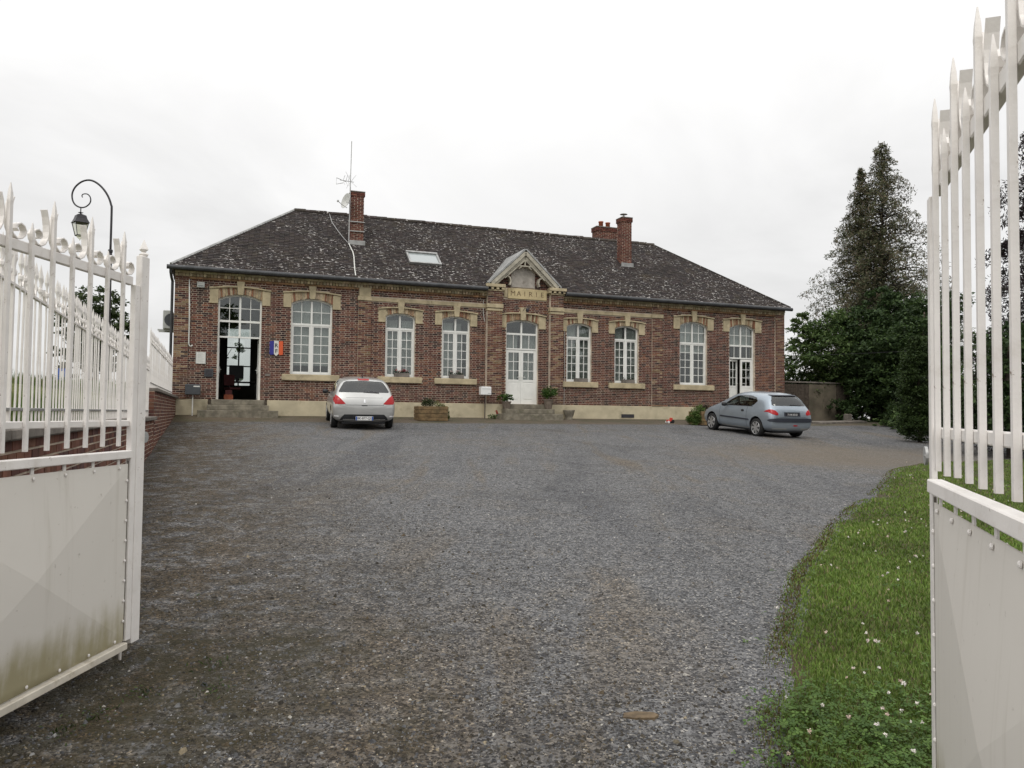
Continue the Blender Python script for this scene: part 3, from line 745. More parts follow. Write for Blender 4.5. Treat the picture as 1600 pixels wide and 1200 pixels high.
def text_mesh(name, body, size, mat, parent, loc, rot=(R(90), 0, 0), extrude=.004, bold=0, sx=1):
    cu = bpy.data.curves.new(name, 'FONT'); cu.body = body; cu.size = size; cu.extrude = extrude; cu.align_x = 'CENTER'; cu.align_y = 'CENTER'; cu.offset = bold; cu.resolution_u = 3
    o = bpy.data.objects.new(name, cu); COL.objects.link(o); dg = bpy.context.evaluated_depsgraph_get(); dg.update()
    me = bpy.data.meshes.new_from_object(o.evaluated_get(dg)); bpy.data.objects.remove(o); me.materials.clear(); me.materials.append(MAT[mat])
    q = link(name, me, parent, loc); q.rotation_euler = rot; q.scale = (sx, 1, 1); return q
plain('letter_stain', (.15, .10, .055), .9, .5, 9)
for i_, ch_ in enumerate('MAIRIE'): text_mesh('letter', ch_, .27, 'letter_stain', SIGN, (12.43 - .60 + i_ * .24, -.056, 4.725), extrude=.003)
gr = MB()
for sg in (-1, 1):
    ft = Vector((GU + sg * (GF + .06), 0, GZ0 - .02)); ap = Vector((GU, 0, GA + .02)); d = (ap - ft).normalized(); nn = Vector((-d.z, 0, d.x)) * (1 if sg < 0 else -1)
    vb = (GA - EZ) / KS - OV + .1; vf = .02
    # roof slab: front edge at y=-.38, back running into the main slope
    P = [ft + Vector((0, -.31, 0)), ap + Vector((0, -.31, 0)), ap + Vector((0, vb, 0)), ft + Vector((0, vf, 0))]
    gr.add(P + [q + nn * .06 for q in P], [(0, 1, 2, 3), (7, 6, 5, 4), (0, 4, 5, 1), (1, 5, 6, 2), (2, 6, 7, 3), (3, 7, 4, 0)])
gro = gr.build('gable_roof', 'zinc', TH)
bb = MB()
for sg in (-1, 1):
    ft = (GU + sg * (GF + .02), GZ0 - .03); ap = (GU, GA - .03)
    path = [(ft[0] + (ap[0] - ft[0]) * t, ft[1] + (ap[1] - ft[1]) * t) for t in (.05, 1)]; p2_ = [(ft[0] + (ap[0] - ft[0]) * t, ft[1] + (ap[1] - ft[1]) * t) for t in (.16, 1)]
    bb.strip([(x, z_ - .06) for x, z_ in path], .13, -.30, -.25); bb.strip([(x - sg * .0, z_ - .20) for x, z_ in p2_], .11, -.24, -.02)
    # inner truss member
    q0 = (GU + sg * .82, 5.28); q1 = (GU, 6.02); bb.strip([q0, q1], .07, -.24, -.17)
    # curved bracket on the wall
    bb.strip([(GU + sg * .60, 5.02), (GU + sg * .56, 5.16), (GU + sg * .60, 5.3), (GU + sg * .70, 5.36)], .05, -.22, -.02)
bb.build('barge_boards', 'barge', gro)
bb = MB(); bb.box(GU - .27, GU + .27, -.235, -.175, 5.74, 5.79); bb.box(GU - .025, GU + .025, -.235, -.175, 5.792, 6.0)
bb.strip([(GU - .26, 5.65), (GU - .15, 5.74)], .03, -.23, -.18); bb.strip([(GU + .26, 5.65), (GU + .15, 5.74)], .03, -.23, -.18); bb.build('gable_truss', 'barge', gro)
# ------------------------------------------------ windows and doors
YF = .10
def glaze(o, name, bands, label=None):
    """bands: (z0, z1 or None for the arch, columns per half, rows, casement)"""
    c, w = o['c'], o['w']; a, b = c - w / 2 + .004, c + w / 2 - .004
    fr = MB(); bars = MB(); panes = []
    zb = bands[0][0]; T = .055
    top = [(a + (b - a) * i / 12, head(o, a + (b - a) * i / 12) - .004) for i in range(13)]
    def hd(u): return head(o, u) - .004 - T
    fr.box(a, a + T, YF, YF + .07, zb, head(o, a + .01)); fr.box(b - T, b, YF, YF + .07, zb, head(o, b - .01))
    fr.strip([(x, z_ - T / 2) for x, z_ in top], T, YF + .001, YF + .069)
    for bi, (z0, z1, nc, nr, cas) in enumerate(bands):
        zt = z1 if z1 else o['apex']
        if bi == 0: fr.box(a + T, b - T, YF + .001, YF + .069, z0, z0 + .055)
        if z1: fr.box(a + T, b - T, YF + .001, YF + .069, z1 - .035, z1 + .035)
        fr.box(c - .032, c + .032, YF + .002, YF + .068, z0 + .04, (zt if z1 else o['apex'] - T) - .03)
        for sg in (0, 1):
            x0, x1 = (a + T, c - .032) if sg == 0 else (c + .032, b - T)
            y0 = YF + .015; zz0 = z0 + (.055 if bi == 0 else .035); zz1 = zt - .035 if z1 else None
            if cas:
                m = .045; fr.box(x0 + .002, x0 + m, y0, y0 + .045, zz0, zz1); fr.box(x1 - m, x1 - .002, y0, y0 + .045, zz0, zz1); fr.box(x0 + m, x1 - m, y0, y0 + .045, zz0, zz0 + m); fr.box(x0 + m, x1 - m, y0, y0 + .045, zz1 - m, zz1)
                x0 += m; x1 -= m; zz0 += m; zz1 -= m
            zref = zz1 if z1 else hd(c)
            for i in range(nc):
                p, q = x0 + (x1 - x0) * i / nc, x0 + (x1 - x0) * (i + 1) / nc
                if i: bars.box(p - .011, p + .011, YF + .02, YF + .05, zz0, zref if z1 else hd(p))
                for j in range(nr):
                    r0, r1 = zz0 + (zref - zz0) * j / nr, zz0 + (zref - zz0) * (j + 1) / nr
                    if i == 0 and j: bars.box(x0, x1, YF + .021, YF + .049, r0 - .011, r0 + .011)
                    if z1 or j < nr - 1: pts = [(p, r0), (q, r0), (q, r1), (p, r1)]
                    else: pts = [(p, r0), (q, r0)] + [(q + (p - q) * t / 4, hd(q + (p - q) * t / 4)) for t in range(5)]
                    panes.append(pts)
    f = fr.build(name, 'white_frame', TH)
    if bars.v: bars.build('glazing_bars', 'white_frame', f)
    for pts in panes: m = MB(); m.prism(pts, YF + .033, YF + .038); m.build('pane', 'window_glass', f)
    return f
def leaf(x0, x1, label=None, hinge=0, ang=0):
    """a half-glazed door leaf, hinged at its left (0) or right (1) edge"""
    hx = x0 if hinge == 0 else x1; m = MB(); b_ = MB(); w0, w1 = x0 - hx, x1 - hx
    zb, zg, zt = .53, 1.46, 2.58; t = .085
    m.box(w0, w0 + t, 0, .045, zb, zt); m.box(w1 - t, w1, 0, .045, zb, zt); m.box(w0 + t, w1 - t, 0, .045, zb, zb + .14); m.box(w0 + t, w1 - t, 0, .045, zg - .09, zg); m.box(w0 + t, w1 - t, 0, .045, zt - .09, zt)
    m.box(w0 + t, w1 - t, .012, .034, zb + .14, zg - .09); m.bbox(w0 + t + .04, w1 - t - .04, .0, .02, zb + .18, zg - .13, .008)
    d = m.build('door_leaf', 'white_frame', TH, loc=(hx, YF + .012, 0)); d.rotation_euler = (0, 0, ang)
    gx0, gx1, g0, g1 = w0 + t, w1 - t, zg, zt - .09
    b_.box((gx0 + gx1) / 2 - .011, (gx0 + gx1) / 2 + .011, .008, .036, g0, g1)
    for j in (1, 2): zz = g0 + (g1 - g0) * j / 3; b_.box(gx0, gx1, .009, .035, zz - .011, zz + .011)
    b_.build('glazing_bars', 'white_frame', d)
    for i in range(2):
        for j in range(3):
            q = MB(); q.box(gx0 + (gx1 - gx0) * i / 2, gx0 + (gx1 - gx0) * (i + 1) / 2, .020, .025, g0 + (g1 - g0) * j / 3, g0 + (g1 - g0) * (j + 1) / 3); q.build('pane', 'window_glass', d)
    hk = MB(); xh = (w1 - .05) if hinge == 0 else (w0 + .05); sgn = -1 if hinge == 0 else 1
    for y0, dy in ((-.012, -1), (.057, 1)):
        hk.bbox(xh - .02, xh + .02, y0 - .006, y0 + .006, 1.44, 1.66, .003); hk.tube([(xh, y0, 1.56), (xh, y0 + dy * .05, 1.56), (xh + sgn * .11, y0 + dy * .05, 1.555)], .011, 6)
    hk.build('handle', 'white_frame', d); return d
CURT = MB
def curtain(u0, u1, z0, z1, y=.24, amp=.02, n=40):
    m = MB()
    for i in range(n):
        a, b = u0 + (u1 - u0) * i / n, u0 + (u1 - u0) * (i + 1) / n; ya, yb = y + amp * math.sin(i * 1.3), y + amp * math.sin((i + 1) * 1.3)
        m.poly([(a, ya, z0), (b, yb, z0), (b, yb, z1), (a, ya, z1)])
    m.build('curtain', 'curtain', TH, smooth=True, fix=False)
for o in OPS:
    c, w, kd = o['c'], o['w'], o['kind']
    if kd == 'win_big':
        glaze(o, 'window', [(1.43, 3.17, 2, 5, True), (3.17, None, 2, 2, False)])
        if c < 10: curtain(c - w / 2, c + w / 2, 1.75, 4.1, amp=.006)
        else: curtain(c - w / 2, c + w / 2, 2.75, 4.1, amp=.006)
    elif kd == 'win':
        glaze(o, 'window', [(1.43, 3.17, 2, 5, True), (3.17, None, 1, 1, False)])
        zc_ = 3.5 if c < 12 else 3.76; curtain(c - w / 2 - .03, c - .05, 1.45, zc_, amp=.02); curtain(c + .0, c + w / 2 - (.0 if abs(c - 9.62) > .1 else .28), 1.45, zc_, amp=.02)
    elif kd == 'door_l':
        glaze(o, 'fanlight', [(2.60, 3.16, 2, 1, False), (3.16, None, 2, 2, False)])
        for x0, x1 in ((c - w / 2 + .003, c - w / 2 + .06), (c + w / 2 - .06, c + w / 2 - .003)): f = MB(); f.box(x0, x1, YF, YF + .07, .52, 2.60); f.build('door_jamb', 'white_frame', TH)
        leaf(c - w / 2 + .06, c, hinge=0, ang=R(88)); leaf(c, c + w / 2 - .06, hinge=1, ang=R(-88))
    elif kd == 'door_c':
        glaze(o, 'fanlight', [(2.60, 3.20, 2, 1, False), (3.20, None, 1, 1, False)])
        for x0, x1 in ((c - w / 2 + .003, c - w / 2 + .06), (c + w / 2 - .06, c + w / 2 - .003)): f = MB(); f.box(x0, x1, YF, YF + .07, .52, 2.60); f.build('door_jamb', 'white_frame', TH)
        leaf(c - w / 2 + .06, c - .003, hinge=0); leaf(c + .003, c + w / 2 - .06, hinge=1); curtain(c - w / 2, c - .1, 1.4, 3.2, .26); curtain(c + .02, c + w / 2, 1.4, 3.2, .26)
    else:
        glaze(o, 'fanlight', [(2.60, 3.16, 2, 1, False), (3.16, None, 2, 2, False)])
        for x0, x1 in ((c - w / 2 + .003, c - w / 2 + .06), (c + w / 2 - .06, c + w / 2 - .003)): f = MB(); f.box(x0, x1, YF, YF + .07, .52, 2.60); f.build('door_jamb', 'white_frame', TH)
        leaf(c - w / 2 + .06, c - .003, hinge=0, ang=R(17)); leaf(c + .003, c + w / 2 - .06, hinge=1); curtain(c - w / 2, c + w / 2, 3.2, 4.1, amp=.006)
# steps at the three doors
def steps(c0, c1, extra=.3):
    z1 = gs(.6) - ZB - .3
    m = MB(); m.bbox(c0 - extra, c1 + extra, -1.02, -.0, z1, .165, .012); m.build('step', 'step_stone', TH)
    m = MB(); m.bbox(c0 - .02, c1 + .02, -.66, -.001, .168, .34, .012); m.build('step', 'step_stone', TH)
    m = MB(); m.bbox(c0 + .1, c1 - .1, -.33, .12, .343, .518, .012); m.build('step', 'step_stone', TH)
steps(1.10, 2.98); steps(11.37, 13.32, .22); steps(21.4, 23.2)
# ---------------------------------------------------------------- things fixed to or standing by the building
def BL(u, v, z): q = A2 + EU * u - EN * v; return Vector((q.x, q.y, z + ZB))
def gl(s): return gs(s) - ZB          # ground height above the building's base
# aerial mast on the chimney
t = thing('antenna_mast', 'tall thin aerial mast strapped to the left chimney', 'antenna', BL(5.91, 1.86, rz_(1.86)), PHI)
m = MB(); m.tube([(0, 0, 0), (.02, 0, 2.2)], .022, 8); m.tube([(.02, 0, 2.2), (.04, 0, 3.95)], .015, 8); m.build('pole', 'galvanised', t)
for z in (.52, .88): m = MB(); m.box(-.03, .60, -.0, .035, z, z + .03); m.box(.585, .60, -.0, .5, z, z + .03); m.build('strap', 'galvanised', t)
m = MB(); bx = Vector((.02, 0, 2.4)); d = Vector((-.9, -.35, -.06))
m.tube([bx + d * -.15, bx + d * .45], .012, 6)
for f, l in ((.1, .22), (.2, .2), (.32, .18)):
    for dz in (-1, 1): m.tube([bx + d * f, bx + d * f + Vector((.05, -.1, dz * l))], .007, 5)
b0 = bx + d * .2
m.tube([b0 + Vector((0, 0, -.03)), b0 + Vector((-.36, -.1, .05)), b0 + Vector((-.37, -.1, -.19)), b0 + Vector((-.1, -.02, -.09))], .012, 6)
for y, z in ((.22, .16), (.24, -.14), (-.22, .22), (-.18, -.2)): m.tube([bx + Vector((.02, 0, 0)), bx + Vector((y * .6, -.1, z)), bx + Vector((y * .9, -.1, z * 1.5))], .006, 5)
m.build('aerial', 'galvanised', t)
m = MB(); m.tube([(dx_, dv, dv * KS + .045) for dx_, dv in ((0, .05), (.02, -.2), (.07, -.6), (.06, -.9), (.0, -1.4), (-.04, -1.8), (-.06, -2.12))], .02, 6); m.build('cable', 'paper', t)
m = MB(); m.tube([(dx_, dv, dv * KS + .04) for dx_, dv in ((-.46, 2.2), (-.44, 1.5), (-.3, .9), (-.15, .4), (-.02, .05))], .012, 5); m.build('cable', 'galvanised', t)
t = thing('satellite_dish', 'small grey satellite dish on the aerial mast, left of the chimney', 'satellite dish', BL(5.91, 1.82, 7.95), PHI)
m = MB(); m.lathe([(0, .06), (.10, .05), (.2, .02), (.29, -.03), (.30, -.03), (.21, .03), (.1, .062), (0, .075)], 20, axis='y')
q = m.build('reflector', 'dish', t, smooth=True, loc=(-.14, -.05, .14)); q.rotation_euler = (R(-12), 0, R(-68))
m = MB(); m.tube([(-.10, -.04, -.12), (-.32, -.14, -.03), (-.46, -.2, .06)], .012, 6); m.bbox(-.50, -.43, -.24, -.17, .03, .10, .01); m.tube([(0, 0, .08), (-.12, -.03, .1)], .02, 6); m.build('feed_arm', 'galvanised', t)
# wall fittings
t = thing('flag_shield', 'tricolour shield badge lettered RF on brick beside the open door', 'shield', BL(3.24, -.03, 2.30), PHI)
def shield(x0, x1, zl, zt): return [(x0, -.18), (x1, -.18), (x1, .26), (x0, .26)]
for x0, x1, mt, nm in ((-.22, -.078, 'flag_blue', 'blue_band'), (-.075, .075, 'paper', 'white_band'), (.078, .22, 'flag_red', 'red_band')):
    m = MB(); lo = -.24 if nm == 'white_band' else -.22
    if nm == 'white_band': pts = [(x0, -.2), (0, -.27), (x1, -.2), (x1, .25), (x0, .25)]
    else: pts = [(x0, -.20), (x0 + .04, -.235), (x1, -.22), (x1, .24), (x0 + .02, .24), (x0, .21)]
    m.prism(pts, -.02, .018); m.build(nm, mt, t)
text_mesh('lettering', 'R\nF', .19, 'ink', t, (0, -.023, -.01), bold=.002)
t = thing('notice_board', 'small white notice plate on brick left of the open door', 'notice', BL(.85, -.025, 1.88), PHI)
m = MB(); m.bbox(-.155, .155, -.02, .012, -.2, .2, .008); m.build('plate', 'grey_plastic', t)
m = MB(); m.box(-.135, .135, -.023, -.021, -.18, .18); pp = m.build('sheet', 'paper', t)
m = MB()
for i in range(9): m.box(-.10, .10 - (i * 37 % 5) * .018, -.0245, -.0235, .13 - i * .032, .138 - i * .032)
m.build('print_lines', 'grey_plastic', pp)
t = thing('alarm_box', 'small grey alarm box high on the wall near the left corner', 'alarm box', BL(.795, -.02, 4.30), PHI)
m = MB(); m.bbox(-.12, .12, -.10, .009, -.095, .095, .015); m.build('casing', 'grey_plastic', t)
m = MB(); m.box(-.08, .08, -.104, -.10, -.05, -.03); m.build('slot', 'slate_plastic', t)
t = thing('wall_pipe', 'thin white pipe running down the brick near the left corner', 'pipe', BL(.47, -.03, 2.2), PHI)
m = MB(); m.tube([(-.03, -.03, 2.25), (0, -.03, 1.0), (.0, -.03, .15), (.02, -.03, .07), (.08, -.03, .05), (.12, -.03, .1)], .02, 8); m.build('pipe', 'paper', t, smooth=True)
for z in (.5, 1.4): m = MB(); m.bbox(-.035, .03, -.045, .02, z, z + .03, .004); m.build('clip', 'grey_plastic', t)
t = thing('letter_plate', 'square dark plate on brick just left of the open door', 'plate', BL(1.11, -.012, 1.40), PHI)
m = MB(); m.bbox(-.14, .14, -.03, .0, -.13, .13, .006); m.build('plate', 'slate_plastic', t); m = MB(); m.bbox(-.10, .10, -.036, -.029, -.09, .09, .003); m.build('panel', 'dark_iron', t)
t = thing('wall_sign', 'blank grey plaque on brick right of the open door', 'plaque', BL(2.98, -.012, 1.38), PHI)
m = MB(); m.bbox(-.085, .085, -.02, .0, -.04, .045, .004); m.build('plate', 'coping', t)
t = thing('wall_lamp', 'small dark lamp on the keystone above the central door', 'lamp', BL(12.25, -.10, 4.10), PHI)
m = MB(); m.tube([(0, 0, 0), (0, -.12, .06), (.06, -.2, .04)], .014, 6); m.build('arm', 'dark_iron', t); m = MB(); m.lathe([(.02, .06), (.07, .0), (.05, -.09), (0, -.10)], 10, (.07, -.22, 0)); m.build('shade', 'dark_iron', t)
t = thing('wall_wire', 'thin pale wire on the brick beside the right door pilaster', 'wire', BL(14.0, -.03, .5), PHI)
m = MB(); m.tube([(0, 0, 0), (.01, 0, 1.4), (.0, .0, 3.4)], .008, 5); m.build('wire', 'paper', t)
t = thing('wall_wire', 'short pale wire high on the brick left of the central pilaster', 'wire', BL(10.68, -.03, 3.6), PHI)
m = MB(); m.tube([(.03, 0, 0), (-.02, 0, .35), (-.02, 0, .8)], .012, 5); m.build('wire', 'paper', t)
# mailboxes on posts
t = thing('dark_mailbox', 'dark grey mailbox on a thin white post by the left step', 'mailbox', BL(.64, -.34, gl(.34)), PHI)
m = MB(); m.bbox(-.235, .235, -.15, .15, .68, 1.02, .02); m.build('box', 'slate_plastic', t); m = MB(); m.box(.02, .21, -.153, -.15, .93, .97); m.build('name_strip', 'paper', t)
m = MB(); m.tube([(0, 0, -.1), (0, 0, .68)], .02, 8); m.build('post', 'paper', t)
t = thing('white_mailbox', 'white mailbox on a thin post left of the central door', 'mailbox', BL(10.64, -.42, gl(.42)), PHI)
m = MB(); m.bbox(-.2, .2, -.14, .14, .86, 1.17, .02); m.build('box', 'plate_white', t); m = MB(); m.box(.06, .17, -.143, -.14, .91, .94); m.build('name_strip', 'grey_plastic', t)
m = MB(); m.box(-.15, .15, -.144, -.14, 1.08, 1.095); m.build('slot', 'grey_plastic', t); m = MB(); m.tube([(0, 0, -.1), (0, 0, .86)], .018, 8); m.build('post', 'dark_iron', t)
# air-conditioning unit on the left end wall
t = thing('air_conditioner', 'grey air-conditioning unit bracketed to the left end wall', 'air conditioner', BL(0, .9, 2.85), PHI)
m = MB(); m.bbox(-.36, -.06, -.4, .4, 0, .62, .02); m.build('casing', 'grey_plastic', t)
m = MB(); m.lathe([(.22, 0), (.22, .01), (.05, .02)], 16, (-.1, -.405, .3), axis='y'); m.build('fan_grille', 'slate_plastic', t)
m = MB(); m.box(-.52, .0, -.3, -.25, -.06, -.01); m.box(-.52, 0, .25, .3, -.06, -.01); m.build('bracket', 'grey_plastic', t)
# leaf scatter used by pots, boxes and planters
def leaves(name, mat, centers, n, size, cols, parent=None, spread=.1, flat=.5, loc=None):
    """n small leaf quads spread around the centres"""
    C = np.array(centers); pick_ = rng.integers(0, len(C), n); g = rng.normal(size=(n, 3)); g /= np.linalg.norm(g, axis=1)[:, None]
    P = C[pick_, :3] + g * (C[pick_, 3:4] * rng.random((n, 1)) ** .45)
    return leaf_cloud(name, mat, P, size, cols, parent, flat)
def leaf_cloud(name, mat, P, size, cols, parent=None, flat=.5, droop=0.0, asp=.55):
    n = len(P); sz = size * rng.uniform(.6, 1.3, (n, 1))
    a = rng.normal(size=(n, 3)); a[:, 2] = a[:, 2] * (1 - flat) - droop; a /= np.linalg.norm(a, axis=1)[:, None]
    b = np.cross(a, rng.normal(size=(n, 3)) * [.6, .6, .35] + [0, 0, .9]); b /= np.linalg.norm(b, axis=1)[:, None] + 1e-9
    nrm = np.cross(a, b)
    V = np.stack([P - a * sz * .5, P + b * sz * asp * .5 + nrm * sz * .06, P + a * sz * .5 - nrm * sz * .10, P - b * sz * asp * .5 + nrm * sz * .06], 1).reshape(-1, 3)
    F = np.arange(4 * n).reshape(n, 4); ci = rng.integers(0, len(cols), n); T = np.array(cols)[ci] * rng.uniform(.75, 1.25, (n, 1))
    return np_mesh(name, V, F, mat, parent, T)
GREEN = [(.045, .095, .018), (.06, .12, .025), (.035, .075, .018), (.08, .14, .03)]
# window boxes
for i, (u, lab) in enumerate(((7.6, 'window box of pink flowers on the first small window from the left'), (9.65, 'window box of pale flowers on the small window left of the central door'),
                              (14.72, 'empty stone window box on the small window right of the central door'), (16.8, 'low window box on the last small window before the right wing'))):
    t = thing('window_box', lab, 'window box', BL(u, -.02, 1.432), PHI, 'window boxes on the small windows')
    m = MB(); m.box(-.27, .27, -.075, .075, 0, .025); m.box(-.27, .27, -.075, -.055, .025, .14); m.box(-.27, .27, .055, .075, .025, .14); m.box(-.27, -.25, -.055, .055, .025, .14); m.box(.25, .27, -.055, .055, .025, .14); m.build('trough', 'coping', t)
    m = MB(); m.box(-.25, .25, -.055, .055, .025, .12); m.build('soil', 'soil', t)
    if i != 2:
        C = [(x, 0, .17 + .03 * math.sin(x * 19), .07) for x in (-.2, -.1, 0, .1, .2)]
        leaves('foliage', 'leaf', C, 220 if i < 2 else 90, .05, [(.035, .06, .02), (.05, .05, .03)], t)
    if i < 2:
        C = [(random.uniform(-.22, .22), random.uniform(-.04, .04), random.uniform(.2, .29), .025) for _ in range(16)]
        leaves('flowers', 'leaf', C, 220, .035, [(.45, .14, .15), (.6, .3, .3), (.35, .08, .10)] if i == 0 else [(.65, .6, .58), (.6, .4, .4), (.7, .68, .62)], t)
# potted plants by the central door
def pot(lab, u, s, z, r, h, fol, n):
    t = thing('potted_plant', lab, 'potted plant', BL(u, -s, z), PHI, 'potted plants by the central door')
    m = MB(); m.lathe([(r * .68, 0), (r, h * .86), (r * 1.08, h * .87), (r * 1.08, h), (r * .95, h), (r * .9, h - .04), (0, h - .05)], 20); m.build('pot', 'pot_clay', t, smooth=False)
    m = MB(); m.tube([(0, 0, h - .05), (.01, .01, h + fol * .9)], .012, 6); m.build('stem', 'bark', t)
    C = [(random.gauss(0, fol * .42), random.gauss(0, fol * .35), h + fol * random.uniform(.25, .95), fol * .34) for _ in range(14)]
    leaves('foliage', 'leaf', C, n, .085, GREEN, t)
pot('small leafy plant in a grey pot left of the central door', 11.45, .50, .343, .17, .27, .26, 420)
pot('larger leafy plant in a tall grey pot right of the central door', 13.14, .50, .343, .18, .38, .42, 800)
t = thing('stone_bowl', 'empty stone bowl on the ground right of the central steps', 'bowl', BL(14.02, -.46, gl(.46)), PHI)
m = MB(); m.lathe([(.15, -.06), (.15, .03), (.13, .06), (.17, .14), (.22, .32), (.225, .36), (.19, .36), (.17, .2), (0, .16)], 20); m.build('bowl', 'step_stone', t, smooth=True); m = MB(); m.lathe([(.165, .27), (0, .28)], 16); m.build('soil', 'soil', t)
t = thing('red_flower', 'small red flowers and weeds at the left foot of the central steps', 'flower', BL(10.95, -.62, gl(.62)), PHI)
leaves('foliage', 'leaf', [(-.15, 0, .05, .14), (.0, .0, .08, .1)], 160, .07, GREEN, t); leaves('petals', 'leaf', [(.06, 0, .28, .05), (.1, 0, .22, .04)], 60, .05, [(.5, .03, .03), (.4, .02, .03)], t); m = MB(); m.tube([(.03, 0, 0), (.07, 0, .27)], .006, 5); m.build('stem', 'leaf', t)
# timber planters
def planter(lab, u, s, L, D, H, ang, plants):
    t = thing('wooden_planter', lab, 'planter', BL(u, -s, gl(s)), PHI + ang, 'timber planters along the facade')
    for j in range(4):
        z0, z1 = -.02 + H * j / 4 + .006, -.02 + H * (j + 1) / 4 - .004
        for sg in (-1, 1):
            m = MB(); m.bbox(-L / 2, L / 2, sg * D / 2 - .018, sg * D / 2 + .018, z0, z1, .006); m.build('plank', 'wood_planter', t)
            m = MB(); m.bbox(sg * (L / 2 - .02) - .018, sg * (L / 2 - .02) + .018, -D / 2 + .02, D / 2 - .02, z0, z1, .006); m.build('plank', 'wood_planter', t)
    m = MB(); m.box(-L / 2 + .03, L / 2 - .03, -D / 2 + .03, D / 2 - .03, -.05, H - .07); m.build('soil', 'soil', t)
    for nm, C, n, sz, cols in plants: leaves(nm, 'leaf', C, n, sz, cols, t)
planter('square timber planter with low shrub beside the silver car', 8.33, 1.42, 1.02, .85, .50, R(-3),
        [('shrub', [(-.12, 0, .62, .16), (-.2, .1, .58, .14), (0, .05, .6, .15)], 900, .05, [(.03, .05, .018), (.045, .06, .02)]),
         ('trailing_plant', [(.2, -.1, .56, .14), (.36, -.15, .5, .12), (.48, -.25, .4, .1), (.52, -.3, .26, .09), (.53, -.3, .12, .09)], 900, .05, [(.10, .13, .035), (.14, .15, .05), (.07, .10, .03)])])
planter('timber planter with a leafy plant spilling over, before the blue-grey car', 18.82, 2.45, 1.0, .8, .52, R(3),
        [('shrub', [(0, 0, .6, .2), (-.1, 0, .62, .15), (.2, 0, .55, .12)], 700, .06, [(.05, .06, .03), (.06, .04, .03)]),
         ('trailing_plant', [(-.35, -.1, .58, .2), (-.55, -.15, .5, .22), (-.68, -.2, .32, .22), (-.70, -.2, .12, .2), (-.5, -.25, .2, .2), (-.85, -.1, .2, .14)], 2600, .06, [(.09, .15, .035), (.12, .18, .05), (.06, .11, .025)])])
# red toy in front of the plinth
t = thing('toy_tractor', 'small red toy vehicle on the gravel left of the spilling planter', 'toy', BL(17.55, -1.95, gl(1.95)), PHI)
m = MB(); m.bbox(-.13, .12, -.06, .06, .06, .13, .012); m.bbox(.0, .10, -.05, .05, .13, .21, .012); m.build('body', 'toy_red', t)
for x, r in ((-.10, .045), (.08, .065)):
    for y in (-.075, .075): m = MB(); m.lathe([(r, -.018), (r, .018), (r * .5, .02)], 12, (x, y, r), axis='y'); m.build('wheel', 'plate_white' if x < 0 else 'rubber', t)
# room behind the open door
t = thing('desk', 'dark desk inside the hall beyond the open door', 'desk', BL(2.2, 3.6, .511), PHI)
m = MB(); m.bbox(-.55, .6, -.35, .35, .70, .74, .006); m.build('desk_top', 'dark_furniture', t)
for x in (-.52, .57): m = MB(); m.box(x - .02, x + .02, -.33, .33, 0, .699); m.build('side_panel', 'dark_furniture', t)
t = thing('computer_monitor', 'dark monitor on the desk inside the open doorway', 'monitor', BL(2.08, 3.6, 1.252), PHI)
m = MB(); m.bbox(-.28, .24, -.03, .03, .12, .62, .01); m.build('screen_case', 'black_plastic', t); m = MB(); m.box(-.04, .04, -.02, .02, .01, .13); m.bbox(-.13, .13, -.1, .1, 0, .015, .003); m.build('stand', 'black_plastic', t)
t = thing('office_chair', 'dark reddish chair inside the open doorway', 'chair', BL(1.9, 2.2, .511), PHI + .5)
plain('chair_cloth', (.10, .03, .03), .9, .2, 9)
m = MB(); m.bbox(-.22, .22, -.22, .22, .40, .48, .02); m.build('seat', 'chair_cloth', t); m = MB(); m.bbox(-.21, .21, .2, .25, .55, .95, .02); m.build('backrest', 'chair_cloth', t); m = MB(); m.tube([(0, .20, .44), (0, .235, .6)], .02, 6); m.build('back_post', 'black_plastic', t); m = MB(); m.tube([(0, 0, .06), (0, 0, .4)], .025, 8); m.build('column', 'black_plastic', t)
for a in range(5): m = MB(); m.tube([(0, 0, .09), (.27 * math.cos(a * 1.2566), .27 * math.sin(a * 1.2566), .025)], .025, 6); m.build('leg', 'black_plastic', t)
t = thing('wooden_box', 'reddish box on the floor just inside the open doorway', 'box', BL(1.75, 1.2, .511), PHI)
m = MB(); m.bbox(-.14, .16, -.12, .12, 0, .2, .008); m.build('carton', 'terracotta', t); m = MB(); m.bbox(-.10, .12, -.1, .1, .201, .36, .008); m.build('lid', 'chair_cloth', t)
